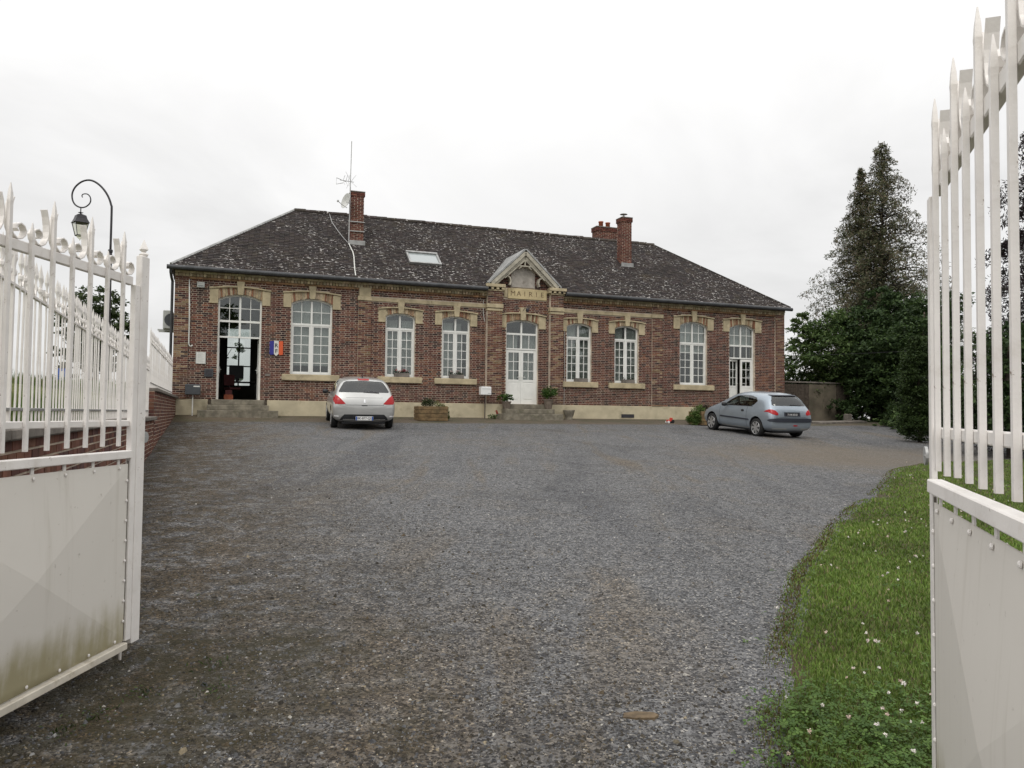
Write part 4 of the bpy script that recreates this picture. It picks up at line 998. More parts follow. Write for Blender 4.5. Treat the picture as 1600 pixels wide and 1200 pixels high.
# ---------------------------------------------------------------- parked cars
ST = [  # y, ring of ten half-section points (x, z) from the floor centre to the roof centre
 (-.80, [(0, .38), (.50, .38), (.70, .40), (.76, .52), (.74, .64), (.66, .67), (.55, .68), (.42, .685), (.22, .69), (0, .69)]),
 (-.74, [(0, .27), (.60, .27), (.82, .32), (.865, .52), (.855, .72), (.77, .86), (.66, .885), (.50, .90), (.27, .905), (0, .91)]),
 (-.62, [(0, .22), (.62, .22), (.86, .30), (.895, .54), (.89, .80), (.81, .985), (.74, 1.02), (.62, 1.045), (.35, 1.055), (0, 1.06)]),
 (-.40, [(0, .20), (.62, .20), (.87, .28), (.905, .55), (.90, .83), (.825, 1.02), (.76, 1.18), (.64, 1.31), (.36, 1.345), (0, 1.355)]),
 (-.22, [(0, .19), (.62, .19), (.87, .27), (.907, .55), (.905, .83), (.83, 1.02), (.765, 1.24), (.63, 1.405), (.36, 1.45), (0, 1.462)]),
 (.10, [(0, .18), (.62, .18), (.87, .26), (.907, .55), (.905, .83), (.835, 1.01), (.77, 1.26), (.63, 1.44), (.36, 1.485), (0, 1.495)]),
 (.75, [(0, .18), (.62, .18), (.87, .25), (.907, .55), (.905, .82), (.84, .99), (.775, 1.26), (.63, 1.452), (.36, 1.495), (0, 1.505)]),
 (1.30, [(0, .18), (.62, .18), (.87, .25), (.907, .55), (.905, .81), (.84, .97), (.77, 1.24), (.625, 1.435), (.36, 1.478), (0, 1.49)]),
 (1.75, [(0, .18), (.62, .18), (.87, .25), (.907, .55), (.90, .80), (.838, .95), (.765, 1.16), (.63, 1.31), (.38, 1.365), (0, 1.38)]),
 (2.25, [(0, .19), (.62, .19), (.87, .26), (.905, .55), (.895, .79), (.835, .93), (.79, 1.01), (.70, 1.07), (.42, 1.115), (0, 1.13)]),
 (2.65, [(0, .19), (.62, .19), (.87, .27), (.90, .55), (.885, .77), (.81, .89), (.76, .915), (.67, .935), (.40, .96), (0, .97)]),
 (3.10, [(0, .20), (.60, .20), (.84, .28), (.88, .53), (.85, .70), (.76, .79), (.70, .81), (.60, .83), (.35, .85), (0, .86)]),
 (3.38, [(0, .23), (.52, .23), (.70, .29), (.76, .48), (.72, .60), (.62, .67), (.56, .69), (.47, .70), (.27, .715), (0, .72)]),
 (3.48, [(0, .34), (.35, .34), (.48, .37), (.52, .46), (.50, .53), (.43, .57), (.38, .58), (.30, .585), (.18, .59), (0, .59)])]
def tri_fill(poly, step):
    pts = []; n = len(poly)
    for i in range(n):
        a, b = Vector(poly[i]), Vector(poly[(i + 1) % n]); kk = max(1, int((b - a).length / step))
        for j in range(kk): pts.append(a + (b - a) * j / kk)
    nb = len(pts); xs = [p.x for p in pts]; ys = [p.y for p in pts]
    x = min(xs) + step * .5
    while x < max(xs):
        y = min(ys) + step * .5
        while y < max(ys):
            if inside(x, y, poly) and min((Vector((x, y)) - q).length for q in pts[:nb]) > step * .45: pts.append(Vector((x, y)))
            y += step
        x += step
    r = geometry.delaunay_2d_cdt(pts, [(i, (i + 1) % nb) for i in range(nb)], [list(range(nb))], 1, 1e-5)
    return r[0], r[2]
def ell(cx, cz, rx, rz, n=20, p=2.0): return [(cx + rx * math.copysign(abs(math.cos(t)) ** (2 / p), math.cos(t)), cz + rz * math.copysign(abs(math.sin(t)) ** (2 / p), math.sin(t))) for t in [2 * math.pi * i / n for i in range(n)]]
def bar(a, b, w):
    a, b = Vector(a), Vector(b); d = (b - a).normalized(); q = Vector((-d.y, d.x)) * w / 2; return [tuple(a + q), tuple(b + q), tuple(b - q), tuple(a - q)]
def mir(P): return [(-x, z) for x, z in P][::-1]
def car(name, label, cat, loc, rz, sx, sy, sz, tyre_r, wb, side_win, rear_win, front_win, build_details, paint_m, pitch=0):
    root = thing(name, label, cat, loc, rz); root.rotation_euler = (pitch, 0, rz)
    V = []; F = []
    for y, ring in ST:
        full = [(x, z) for x, z in ring] + [(-x, z) for x, z in ring[-2:0:-1]]
        for x, z in full: V.append((x * sx, y * sy, z * sz))
    n = 18
    for i in range(len(ST) - 1):
        for j in range(n): F.append((i * n + j, i * n + (j + 1) % n, (i + 1) * n + (j + 1) % n, (i + 1) * n + j))
    F += [tuple(range(n)), tuple(range((len(ST) - 1) * n, len(ST) * n))[::-1]]
    me = bpy.data.meshes.new('body'); me.from_pydata(V, [], F); bm = bmesh.new(); bm.from_mesh(me); bmesh.ops.recalc_face_normals(bm, faces=bm.faces); bm.to_mesh(me); bm.free()
    me.materials.append(MAT[paint_m]); me.materials.append(MAT['seat_cloth'])
    o = link('body', me); sub = o.modifiers.new('s', 'SUBSURF'); sub.levels = 3; sub.render_levels = 3
    dg = bpy.context.evaluated_depsgraph_get(); smooth = bpy.data.meshes.new_from_object(o.evaluated_get(dg)); o.modifiers.clear(); o.data = smooth
    bm = bmesh.new(); bm.from_mesh(smooth); bvh = BVHTree.FromBMesh(bm); bm.free()
    cut = []
    def cutter(mb):
        m_ = mb.build('cutter', 'seat_cloth'); m_.data.materials.clear(); m_.data.materials.append(MAT['seat_cloth']); cut.append(m_)
    for y in (0, wb):
        for sg in (-1, 1):
            c = MB(); c.lathe([(tyre_r + .05, .60 * sx * sg), (tyre_r + .05, 1.1 * sg)], 28, (0, y, tyre_r + .02), axis='x'); cutter(c)
    def yz(poly, x0, x1):
        m_ = MB(); k_ = len(poly); m_.add([(x0, y, z) for y, z in poly] + [(x1, y, z) for y, z in poly], [tuple(range(k_)), tuple(range(2 * k_ - 1, k_ - 1, -1))] + [(i, (i + 1) % k_, k_ + (i + 1) % k_, k_ + i) for i in range(k_)]); return m_
    cab = [(-.40, .60), (2.1, .60), (2.15, .90), (1.72, 1.26), (1.3, 1.40), (.1, 1.41), (-.2, 1.35), (-.48, 1.0)]
    cutter(yz([(y * sy, z * sz) for y, z in cab], -.555 * sx, .555 * sx))
    for sg in (-1, 1): cutter(yz(side_win, sg * .50 * sx, sg * 1.2))
    m_ = MB(); m_.prism(rear_win, -1.2, -.1 * sy); cutter(m_); m_ = MB(); m_.prism(front_win, 1.35 * sy, 3.2); cutter(m_)
    for c in cut:
        md = o.modifiers.new('b', 'BOOLEAN'); md.operation = 'DIFFERENCE'; md.object = c; md.solver = 'EXACT'
        try: md.material_mode = 'TRANSFER'
        except Exception: pass
    dg = bpy.context.evaluated_depsgraph_get(); dg.update()
    fin = bpy.data.meshes.new_from_object(o.evaluated_get(dg)); fin.name = 'body'
    o.modifiers.clear(); o.data = fin; fin.polygons.foreach_set('use_smooth', [True] * len(fin.polygons)); fin.set_sharp_from_angle(angle=R(35))
    for c in cut: bpy.data.objects.remove(c)
    o.parent = root; body = o
    def decal(nm, mat, poly, axis='rear', off=.004, parent=root, step=.04):
        v, f = tri_fill(poly, step); P = []
        for q in v:
            if axis == 'rear': org, d = Vector((q.x, -4, q.y)), Vector((0, 1, 0))
            elif axis == 'front': org, d = Vector((q.x, 6, q.y)), Vector((0, -1, 0))
            elif axis == 'left': org, d = Vector((-4, q.x, q.y)), Vector((1, 0, 0))
            else: org, d = Vector((4, q.x, q.y)), Vector((-1, 0, 0))
            h, nn, i_, ds = bvh.ray_cast(org, d)
            if h is None: h, nn, i_, ds = bvh.find_nearest(Vector((q.x, -.6, q.y)) if axis == 'rear' else Vector((0, q.x, q.y)))
            P.append(h + nn * off)
        m = bpy.data.meshes.new(nm); m.from_pydata(P, [], f); m.materials.append(MAT[mat]); m.polygons.foreach_set('use_smooth', [True] * len(f))
        return link(nm, m, parent)
    def deep(nm, mat, poly, axis='rear', off=.012, parent=root, step=.04, sink=.03):
        """like decal but with a skirt going into the body, so it has thickness"""
        q = decal(nm, mat, poly, axis, off, parent, step); bm = bmesh.new(); bm.from_mesh(q.data); be = [e for e in bm.edges if e.is_boundary]
        r = bmesh.ops.extrude_edge_only(bm, edges=be); d = {'rear': Vector((0, 1, 0)), 'front': Vector((0, -1, 0)), 'left': Vector((1, 0, 0)), 'right': Vector((-1, 0, 0))}[axis]
        for v_ in r['geom']:
            if isinstance(v_, bmesh.types.BMVert): v_.co += d * sink
        bm.to_mesh(q.data); bm.free(); q.data.polygons.foreach_set('use_smooth', [False] * len(q.data.polygons)); return q
    decal('rear_window', 'car_glass', [(x * 1.01, z) for x, z in rear_win], 'rear', -.004); decal('windscreen', 'car_glass', [(x * 1.01, z) for x, z in front_win], 'front', -.004)
    for ax in ('left', 'right'): decal('side_window', 'car_glass', side_win, ax, -.004)
    # wheels
    for y in (0, wb):
        for sg in (-1, 1):
            w = bpy.data.objects.new('wheel', None); COL.objects.link(w); w.parent = root; w.location = (sg * (.80 * sx), y, tyre_r); w.empty_display_size = .1
            r = tyre_r; q = MB(); q.lathe([(r * .66, -.09), (r * .9, -.095), (r * .99, -.07), (r, 0), (r * .99, .07), (r * .9, .095), (r * .66, .09)], 32, axis='x'); q.build('tyre', 'rubber', w, smooth=True)
            q = MB(); q.lathe([(0, sg * .05), (r * .62, sg * .045), (r * .67, sg * .09), (r * .69, sg * .06)], 28, axis='x'); q.build('rim', 'black_plastic', w)
            q = MB(); q.lathe([(r * .60, sg * .082), (r * .68, sg * .096), (r * .70, sg * .086)], 28, axis='x'); q.lathe([(0, sg * .1), (r * .16, sg * .095), (r * .18, sg * .06)], 14, axis='x')
            for i in range(7):
                t = i * 2 * math.pi / 7; c, s_ = math.cos(t), math.sin(t)
                pr = [(r * .14, -.026), (r * .64, -.042), (r * .64, .042), (r * .14, .026)]
                q.add([(sg * xx, a * c - b * s_, a * s_ + b * c) for xx in (.06, .092) for a, b in pr], [(0, 1, 2, 3), (7, 6, 5, 4), (0, 4, 5, 1), (1, 5, 6, 2), (2, 6, 7, 3), (3, 7, 4, 0)])
            q.build('hub_cap', 'alloy', w)
    # seats and steering wheel
    for yy, zz in ((.18 * sy, .62), (1.15 * sy, .58)):
        for xx in (-.34, .34):
            q = MB(); q.bbox(xx * sx - .22, xx * sx + .22, yy - .1, yy + .38, zz - .05, zz + .1, .03); q.prism([(xx * sx - .22, zz), (xx * sx + .22, zz), (xx * sx + .19, zz + .52), (xx * sx - .19, zz + .52)], yy - .16, yy - .06); q.bbox(xx * sx - .11, xx * sx + .11, yy - .17, yy - .09, zz + .54, zz + .68, .03); q.build('seat', 'seat_cloth', root)
    q = MB(); cx, cy, cz = -.34 * sx, 1.62 * sy, .93 * sz
    q.tube([(cx + .18 * math.cos(t), cy - .10 * math.sin(t) * .6, cz + .17 * math.sin(t)) for t in [i * math.pi / 10 for i in range(21)]], .014, 6, caps=False); q.build('steering_wheel', 'black_plastic', root)
    for sg in (-1, 1):
        q = MB(); q.lathe([(0, -.09), (.055, -.08), (.07, -.02), (.068, .04), (.035, .08), (0, .09)], 12, (sg * (.98 * sx), 1.74 * sy, 1.0 * sz), axis='x'); q.tube([(sg * .84 * sx, 1.76 * sy, .96 * sz), (sg * .93 * sx, 1.75 * sy, .98 * sz)], .025, 6); q.build('door_mirror', 'black_plastic', root, smooth=True)
    build_details(root, decal, deep)
    return root
def plate(parent, y, z, text, w=.50, h=.11, blue=True, sl=0, font=.095, base='plate_white', ink='ink'):
    q = MB(); q.bbox(-w / 2, w / 2, y - .012, y + .004, z - h / 2, z + h / 2, .003); p = q.build('number_plate', base, parent)
    if blue:
        for x0, x1 in ((-w / 2 + .003, -w / 2 + .042), (w / 2 - .042, w / 2 - .003)):
            q = MB(); q.box(x0, x1, y - .0135, y - .0125, z - h / 2 + .003, z + h / 2 - .003); q.build('blue_band', 'plate_blue', p)
    text_mesh('plate_text', text, font, ink, p, (0, y - .0135, z), extrude=.0006, bold=.001, sx=.92)
# silver hatchback seen square from behind
def det308(root, decal, deep):
    for sg in (0, 1):
        T = [(-.875, 1.0), (-.80, 1.0), (-.70, .93), (-.53, .755), (-.62, .742), (-.82, .745), (-.872, .86)]; deep('tail_light', 'tail_red', mir(T) if sg else T)
    for sg in (0, 1):
        T = [(-.80, .975), (-.74, .955), (-.66, .875), (-.76, .84), (-.83, .88)]; decal('reflector', 'plate_white' if False else 'tail_red', mir(T) if sg else T, off=.015)
    deep('lower_grille', 'black_plastic', [(-.56, .455), (.56, .455), (.64, .38), (.69, .29), (-.69, .29), (-.64, .38)], off=.006)
    for a, b in ((-.60, -.29), (.29, .60)): deep('grille_strip', 'chrome', bar((a, .315), (b, .315), .014), off=.014)
    for sg in (-1, 1): deep('reflector_strip', 'plate_white', bar((sg * .72, .40), (sg * .84, .405), .03), off=.008)
    decal('hatch_seam', 'black_plastic', bar((-.55, .722), (.55, .722), .010), off=.002); decal('hatch_crease', 'car_trim', bar((-.52, .93), (.52, .93), .005), off=.0015)
    deep('hatch_handle', 'black_plastic', bar((-.08, .712), (.08, .712), .02), off=.006)
    deep('brake_light', 'tail_red', [(-.17, 1.455), (.17, 1.455), (.155, 1.415), (-.155, 1.415)], off=.008)
    deep('wiper', 'black_plastic', [(-.02, 1.075), (.42, 1.055), (.42, 1.075), (.2, 1.105), (.02, 1.10)], off=.012)
    deep('emblem', 'chrome', [(-.022, .79), (.02, .79), (.035, .81), (.015, .83), (.028, .86), (.005, .885), (-.02, .86), (-.012, .83), (-.03, .81)], off=.010, step=.02)
    plate(root, -.835, .345, 'BK-877-QS')
    q = MB(); q.tube([(0, .1, 1.49), (0, .04, 1.56)], .012, 6); q.lathe([(.04, 1.48), (.025, 1.50), (0, 1.51)], 8, (0, .1, 0)); q.build('roof_aerial', 'black_plastic', root)
    for ax in ('left', 'right'):
        for y0 in (.52, 1.52): deep('door_handle', 'silver_paint', bar((y0, .89), (y0 + .17, .90), .035), ax, .02)
        decal('door_seam', 'black_plastic', bar((.42, .30), (.42, 1.0), .010), ax, .002); decal('door_seam', 'black_plastic', bar((1.38, .28), (1.38, 1.0), .010), ax, .002)
    deep('window_pillar', 'black_plastic', bar((.62, 1.0), (.60, 1.40), .06), 'left', .004)
    q = MB(); q.box(-.62, .62, -.62, 3.1, .17, .24); q.build('underbody', 'black_plastic', root)
SW308 = [(2.02, 1.0), (1.72, 1.20), (1.40, 1.355), (.8, 1.385), (.2, 1.36), (-.12, 1.24), (-.20, 1.12), (.0, 1.07), (1.0, 1.03)]
RW308 = [(-.70, 1.075), (.70, 1.075), (.72, 1.10), (.655, 1.22), (.57, 1.345), (.50, 1.385), (0, 1.405), (-.50, 1.385), (-.57, 1.345), (-.655, 1.22), (-.72, 1.10)]
FW308 = [(-.66, 1.0), (.66, 1.0), (.58, 1.30), (.5, 1.36), (-.5, 1.36), (-.58, 1.30)]
P0 = (-4.45, 23.65); h308 = R(16)
def gpitch(P, h):
    d = Vector((-math.sin(h), math.cos(h))); a = gz(*P); b = gz(P[0] + d.x * 2.5, P[1] + d.y * 2.5); return math.atan2(b - a, 2.5)
car('silver_hatchback', 'silver hatchback parked nose to the wall, seen from behind, plate BK-877-QS', 'car', (*P0, gz(*P0) - .005), h308, 1, 1, 1, .315, 2.61, SW308, RW308, FW308, det308, 'silver_paint', gpitch(P0, h308))
# blue-grey three-door hatchback
A6 = (.915, .925, .955)
def det206(root, decal, deep):
    for sg in (0, 1):
        T = [(-.80, .90), (-.70, .905), (-.60, .87), (-.53, .80), (-.53, .745), (-.60, .735), (-.72, .765), (-.80, .83)]; deep('tail_light', 'tail_red', mir(T) if sg else T)
    deep('bumper_strip', 'car_trim', [(-.81, .575), (-.78, .62), (-.55, .645), (.55, .645), (.78, .62), (.81, .575), (.78, .53), (.55, .52), (-.55, .52), (-.78, .53)], off=.016)
    deep('fog_lamp', 'tail_red', ell(.12, .415, .085, .022), off=.008)
    deep('plate_recess', 'car_trim', [(-.30, .82), (.30, .82), (.31, .70), (-.31, .70)], off=.004); plate(root, -.712, .755, '7114 XS 02', .50, .10, False, font=.088, base='ink', ink='plate_white')
    deep('plate_hood', 'blue_grey_paint', bar((-.31, .835), (.31, .835), .026), off=.03)
    deep('wiper', 'black_plastic', [(.02, 1.04), (.44, 1.025), (.46, 1.05), (.2, 1.075), (.04, 1.06)], off=.012)
    deep('spoiler', 'car_trim', [(-.50, 1.345), (.50, 1.345), (.47, 1.315), (-.47, 1.315)], off=.02)
    decal('hatch_seam', 'black_plastic', bar((-.5, .672), (.5, .672), .010), off=.002); deep('bumper_lip', 'silver_paint', bar((-.70, .315), (-.2, .315), .03), off=.006); deep('bumper_lip', 'silver_paint', bar((.35, .315), (.70, .315), .03), off=.006)
    decal('window_sticker', 'paper', ell(-.55, 1.045, .03, .022, 12), off=.004, step=.02)
    for ax in ('left', 'right'):
        deep('rub_strip', 'car_trim', [(.36, .53), (.40, .555), (1.90, .575), (1.95, .55), (1.90, .525), (.40, .51)], ax, .016)
        decal('door_seam', 'black_plastic', bar((.50, .28), (.50, .95), .010), ax, .002); decal('door_seam', 'black_plastic', bar((1.98, .30), (1.98, .86), .010), ax, .002)
        deep('door_handle', 'black_plastic', ell(.72, .80, .075, .035), ax, .012); decal('window_trim', 'black_plastic', bar((.25, .962), (1.85, .925), .022), ax, .003); deep('sill_strip', 'silver_paint', bar((.4, .262), (1.9, .262), .03), ax, .006)
    q = MB(); q.box(-.56, .56, -.50, 2.8, .165, .23); q.build('underbody', 'black_plastic', root)
SW206 = [(1.83, .925), (1.55, 1.10), (1.22, 1.255), (.85, 1.30), (.45, 1.295), (.18, 1.24), (.08, 1.13), (.22, 1.0), (.36, .965), (1.0, .945)]
RW206 = [(-.60, 1.02), (.60, 1.02), (.63, 1.05), (.58, 1.18), (.49, 1.295), (.44, 1.32), (0, 1.33), (-.44, 1.32), (-.49, 1.295), (-.58, 1.18), (-.63, 1.05)]
FW206 = [(-.60, .96), (.60, .96), (.53, 1.24), (.45, 1.30), (-.45, 1.30), (-.53, 1.24)]
P1 = (8.52, 25.65); h206 = R(20)
car('blue_grey_hatchback', 'blue-grey three-door hatchback parked at the right end of the facade', 'car', (*P1, gz(*P1) - .005), h206, *A6, .295, 2.44, SW206, RW206, FW206, det206, 'blue_grey_paint', gpitch(P1, h206))
# ---------------------------------------------------------------- the white iron gate, both leaves open
def gate_leaf(label, end, ang, flip, dz, st, top, fin):
    """end: free stile's foot in plan; the leaf runs back towards the hinge. Local x: 0 at the free stile, negative to the hinge; local y: flip*(seen face)"""
    Wd = 1.88; zb = -1.415 + dz
    t = thing('gate_leaf', label, 'gate', (end[0], end[1], zb), R(90) - ang)
    # local frame: x along the leaf (towards the free end), y across; seen face towards local y = -flip... pieces below are placed with sign f
    f = flip
    def B(m, x0, x1, a, b, z0, z1, bv=.003): y0, y1 = sorted((a * f, b * f)); m.bbox(x0, x1, y0, y1, z0 - zb + dz, z1 - zb + dz, bv)
    def Bz(z): return z - zb + dz
    # f*y > 0 is the seen side
    m = MB(); B(m, -.005, .085, -st, st, -1.40, top, .004)
    if fin: m.lathe([(.02, 0), (.032, .02), (.012, .035), (.03, .05), (.026, .06), (0, .115)], 4, (.045, 0, Bz(.945))); m.build('stile', 'white_iron', t)
    m = MB(); B(m, -.062, -.008, -st * .9, st * .8, -1.37, .76, .003); m.build('inner_stile', 'white_iron', t)
    m = MB(); B(m, -Wd, -Wd + .07, -.02, .02, -1.40, .95, .004); m.build('stile', 'white_iron', t)
    for z0, z1, y0, y1 in ((-1.415, -1.375, -.03, .03), (-.285, -.238, -.025, .025), (-.095, -.058, -.028, .0), (.755, .808, -.03, .0)):
        m = MB(); B(m, -Wd + .07, -.064 if z0 > -.2 else -.064, y0, y1, z0, z1, .004); m.build('rail', 'rail_dirty' if z0 < -1 else 'white_iron', t)
    # bars: tall and short, alternating
    tall = MB(); sh = MB(); w = .0105
    def bar_(m, tip): 
        zt = tip - .10
        q = []; y0 = f * .0095
        for (a, b_, z) in ((w, .0085, -.205), (w, .0085, zt), (w * 1.12, .0095, zt + .015), (w * .8, .007, zt + .055), (.0015, .0015, tip)): q += [(sx_ * a, y0 + sy_ * b_, Bz(z)) for sx_, sy_ in ((-1, -1), (1, -1), (1, 1), (-1, 1))]
        m.add(q, [(3, 2, 1, 0)] + [(4 * i + j, 4 * i + (j + 1) % 4, 4 * i + 4 + (j + 1) % 4, 4 * i + 4 + j) for i in range(4) for j in range(4)] + [(16, 17, 18, 19)])
    bar_(tall, 1.058); bar_(sh, .906)
    tall_me = tall.mesh('tall_bar', 'white_iron'); sh_me = sh.mesh('short_bar', 'white_iron')
    sp = .326; b2 = sp / 2; x = -.193; xs = []
    while x > -Wd + .1: xs.append(x); x -= sp
    # scroll strip from a tall bar towards the neighbouring short bar
    b = b2; zt = .808
    path = [(.27 * b, zt + .195), (.19 * b, zt + .16), (.14 * b, zt + .12), (.13 * b, zt + .085), (.17 * b, zt + .05), (.28 * b, zt + .02), (.46 * b, zt + .004), (.66 * b, zt + .010), (.80 * b, zt + .030), (.84 * b, zt + .052), (.76 * b, zt + .073), (.60 * b, zt + .082), (.46 * b, zt + .072), (.42 * b, zt + .052), (.50 * b, zt + .042)]
    scr = {}
    for sg in (-1, 1):
        m = MB(); m.strip([(sg * px, Bz(pz)) for px, pz in path], .006, *sorted((-.034 * f, .0))); scr[sg] = m.mesh('scroll', 'white_iron')
    for x in xs:
        link('tall_bar', tall_me, t, (x, 0, random.uniform(-.004, .004))); link('short_bar', sh_me, t, (x - b2, 0, random.uniform(-.004, .004)))
        for sg in (-1, 1):
            if x - b2 > -Wd + .06: link('scroll', scr[sg], t, (x, 0, 0))
    # sheet panel with a shallow pyramid, held by small tabs and bolts
    x0, x1, z0, z1 = -Wd + .075, -.072, -1.365, -.318; cx, cz = (x0 + x1) / 2, (z0 + z1) / 2; yb, yp = .004, .045
    m = MB(); ins = .035
    q = [(x0, z0), (x1, z0), (x1, z1), (x0, z1)]; qi = [(x0 + ins, z0 + ins), (x1 - ins, z0 + ins), (x1 - ins, z1 - ins), (x0 + ins, z1 - ins)]
    Vv = [(a, f * yb, Bz(c)) for a, c in q] + [(a, f * (yb + .004), Bz(c)) for a, c in qi] + [(cx, f * yp, Bz(cz))] + [(a, f * (yb - .004), Bz(c)) for a, c in q]
    Ff = [(0, 1, 5, 4), (1, 2, 6, 5), (2, 3, 7, 6), (3, 0, 4, 7), (4, 5, 8), (5, 6, 8), (6, 7, 8), (7, 4, 8), (12, 11, 10, 9)]; m.add(Vv, Ff); m.build('panel', 'gate_panel', t)
    bo = MB(); bo.lathe([(.009, 0), (.009, .004), (.005, .007), (0, .008)], 8, axis='y'); bme = bo.mesh('bolt', 'white_iron')
    tabm = MB(); tabm.bbox(-.012, .012, -.004, .003, 0, .06, .001); tme = tabm.mesh('tab', 'white_iron')
    for i in range(7):
        xx = x0 + .10 + (x1 - x0 - .2) * i / 6
        link('tab', tme, t, (xx, f * .0, Bz(z1) - .015)); bl_ = link('bolt', bme, t, (xx, f * .009, Bz(z1) - .022)); bl_.scale = (1, f, 1); bl_ = link('bolt', bme, t, (xx, f * .009, Bz(z0) + .02)); bl_.scale = (1, f, 1)
    for i in range(8):
        for xx in (x0 + .018, x1 - .018): bl_ = link('bolt', bme, t, (xx, f * .009, Bz(z0 + .12 + (z1 - z0 - .22) * i / 7))); bl_.scale = (1, f, 1)
    m = MB(); B(m, x1 + .003, x1 + .012, -.004, .004, -1.36, -.30, .001); m.build('edge_strip', 'coping', t)
    # latch on the free stile, drop bolt to the ground
    m = MB(); m.tube([(.085, f * .0, Bz(-.165)), (.12, 0, Bz(-.165))], .008, 8); m.lathe([(.0, -.006), (.034, -.005), (.034, .005), (0, .006)], 16, (.125, 0, Bz(-.165)), axis='y'); m.build('latch', 'galvanised', t)
    m = MB(); g_ = gz(end[0], end[1]) - zb; m.tube([(-.03, -f * .035, .45), (-.03, -f * .035, g_ - .05)], .009, 8); m.bbox(-.05, -.01, *sorted((-f * .05, -f * .018)), .12, .15, .002); m.build('drop_bolt', 'white_iron', t)
    return t
gate_leaf('left leaf of the white iron gate, pale sheet panel streaked with grime', (-2.29, 4.85), R(3.4), -1, 0, .02, .95, True)
gate_leaf('right leaf of the white iron gate, standing close beside the clover lawn', (1.50, 2.85), R(19.2), 1, .03, .011, .86, False)

# brick piers that carry the leaves, just out of the picture
for px_, py_, lab in ((-2.66, 2.86, 'brick pier carrying the left gate leaf'), (1.14, .74, 'brick pier carrying the right gate leaf')):
    g_ = gz(px_, py_); t = thing('gate_pier', lab, 'pier', (px_, py_, g_), R(-30), 'gate piers')
    m = MB(); m.box(-.19, .19, -.19, .19, -.1, 2.2); sh_ = m.build('shaft', 'mortar', t); b_ = MB(); z = .02; row = 0
    while z < 2.15:
        for fx in range(4):
            for a0, a1 in (((-.195, .02), (.032, .195)) if (row + fx) % 2 else ((-.195, -.09), (-.078, .195))):
                q0, q1 = sorted((a0, a1)); col = rc(random.choice(BRICKS_OLD), .2)
                if fx == 0: b_.box(q0, q1, -.205, -.188, z, z + .065, col)
                elif fx == 1: b_.box(q0, q1, .188, .205, z, z + .065, col)
                elif fx == 2: b_.box(-.205, -.188, q0, q1, z, z + .065, col)
                else: b_.box(.188, .205, q0, q1, z, z + .065, col)
        z += .077; row += 1
    kind(b_.build('bricks', 'brick', sh_, fix=False), 'stuff'); m = MB(); m.bbox(-.25, .25, -.25, .25, 2.201, 2.3, .02); m.build('cap', 'coping', t)
# ---------------------------------------------------------------- street lamp, road sign
t = thing('street_lamp', 'tall street lamp with spiral arm and hanging lantern beyond the railing', 'street lamp', (-11.72, 23.0, fieldz(*us(-11.72, 23.0)) - .05))
lz = t.location.z
m = MB(); m.tube([(0, 0, 0), (0, 0, 3.6 - lz), (0, 0, 4.60 - lz)], [.075, .055, .05], 10); m.build('column', 'dark_iron', t, smooth=True); m = MB(); m.lathe([(.05, 4.58 - lz), (.065, 4.6 - lz), (.065, 4.66 - lz), (.035, 4.68 - lz)], 10); m.build('collar', 'dark_iron', t)
sp = [(0, 4.6), (0, 5.8), (-.02, 5.98), (-.09, 6.18), (-.2, 6.37), (-.35, 6.54), (-.52, 6.66), (-.68, 6.705), (-.84, 6.68), (-.98, 6.60), (-1.10, 6.47), (-1.165, 6.30), (-1.15, 6.12), (-1.08, 5.99), (-.98, 5.92), (-.87, 5.895), (-.76, 5.92), (-.66, 6.0), (-.62, 6.10), (-.64, 6.21), (-.71, 6.285), (-.79, 6.30), (-.86, 6.28), (-.88, 6.23), (-.85, 6.19)]
pth = []
for i in range(len(sp) - 1):
    for j in range(4):
        p0, p1, p2, p3 = [Vector(sp[min(max(i + k_, 0), len(sp) - 1)]) for k_ in (-1, 0, 1, 2)]; u_ = j / 4
        pth.append(.5 * ((2 * p1) + (p2 - p0) * u_ + (2 * p0 - 5 * p1 + 4 * p2 - p3) * u_ * u_ + (3 * p1 - p0 - 3 * p2 + p3) * u_ ** 3))
m = MB(); m.tube([(q.x, 0, q.y - lz) for q in pth], [.033 - .019 * i / len(pth) for i in range(len(pth))], 8); m.build('arm', 'dark_iron', t, smooth=True)
LC = -.90
ln = MB(); ln.tube([(LC, 0, 5.90 - lz), (LC, 0, 5.74 - lz)], .015, 6); ln.lathe([(.02, 5.76), (.09, 5.745), (.02, 5.73), (.03, 5.71), (.09, 5.69), (.17, 5.66), (.205, 5.56), (.27, 5.455), (.285, 5.44), (.25, 5.43)], 4, (LC, 0, -lz)); lo = ln.build('lantern', 'dark_iron', t)
fr = MB(); gl_ = MB()
for i in range(4):
    a0, a1 = i * math.pi / 2, (i + 1) * math.pi / 2
    P = lambda a, r, z: Vector((LC + r * math.cos(a), r * math.sin(a), z - lz))
    fr.tube([P(a0, .245, 5.44), P(a0, .145, 5.07)], .011, 5); fr.tube([P(a0, .145, 5.07), P(a1, .145, 5.07)], .014, 5)
    gl_.poly([P(a0, .235, 5.43), P(a1, .235, 5.43), P(a1, .14, 5.08), P(a0, .14, 5.08)])
fr.build('lantern_frame', 'dark_iron', lo); gl_.build('lantern_glass', 'lantern_glass', lo)
m = MB(); m.lathe([(.10, 5.06), (.09, 5.02), (.05, 4.98), (.015, 4.97), (.02, 4.94), (0, 4.92)], 10, (LC, 0, -lz)); m.build('lantern_base', 'lantern_glass', lo)
fz = fieldz(*us(-15.8, 28.0))
t = thing('road_sign', 'small blue square road sign behind the railing on the left', 'sign', (-15.8, 28.0, fz), 0)
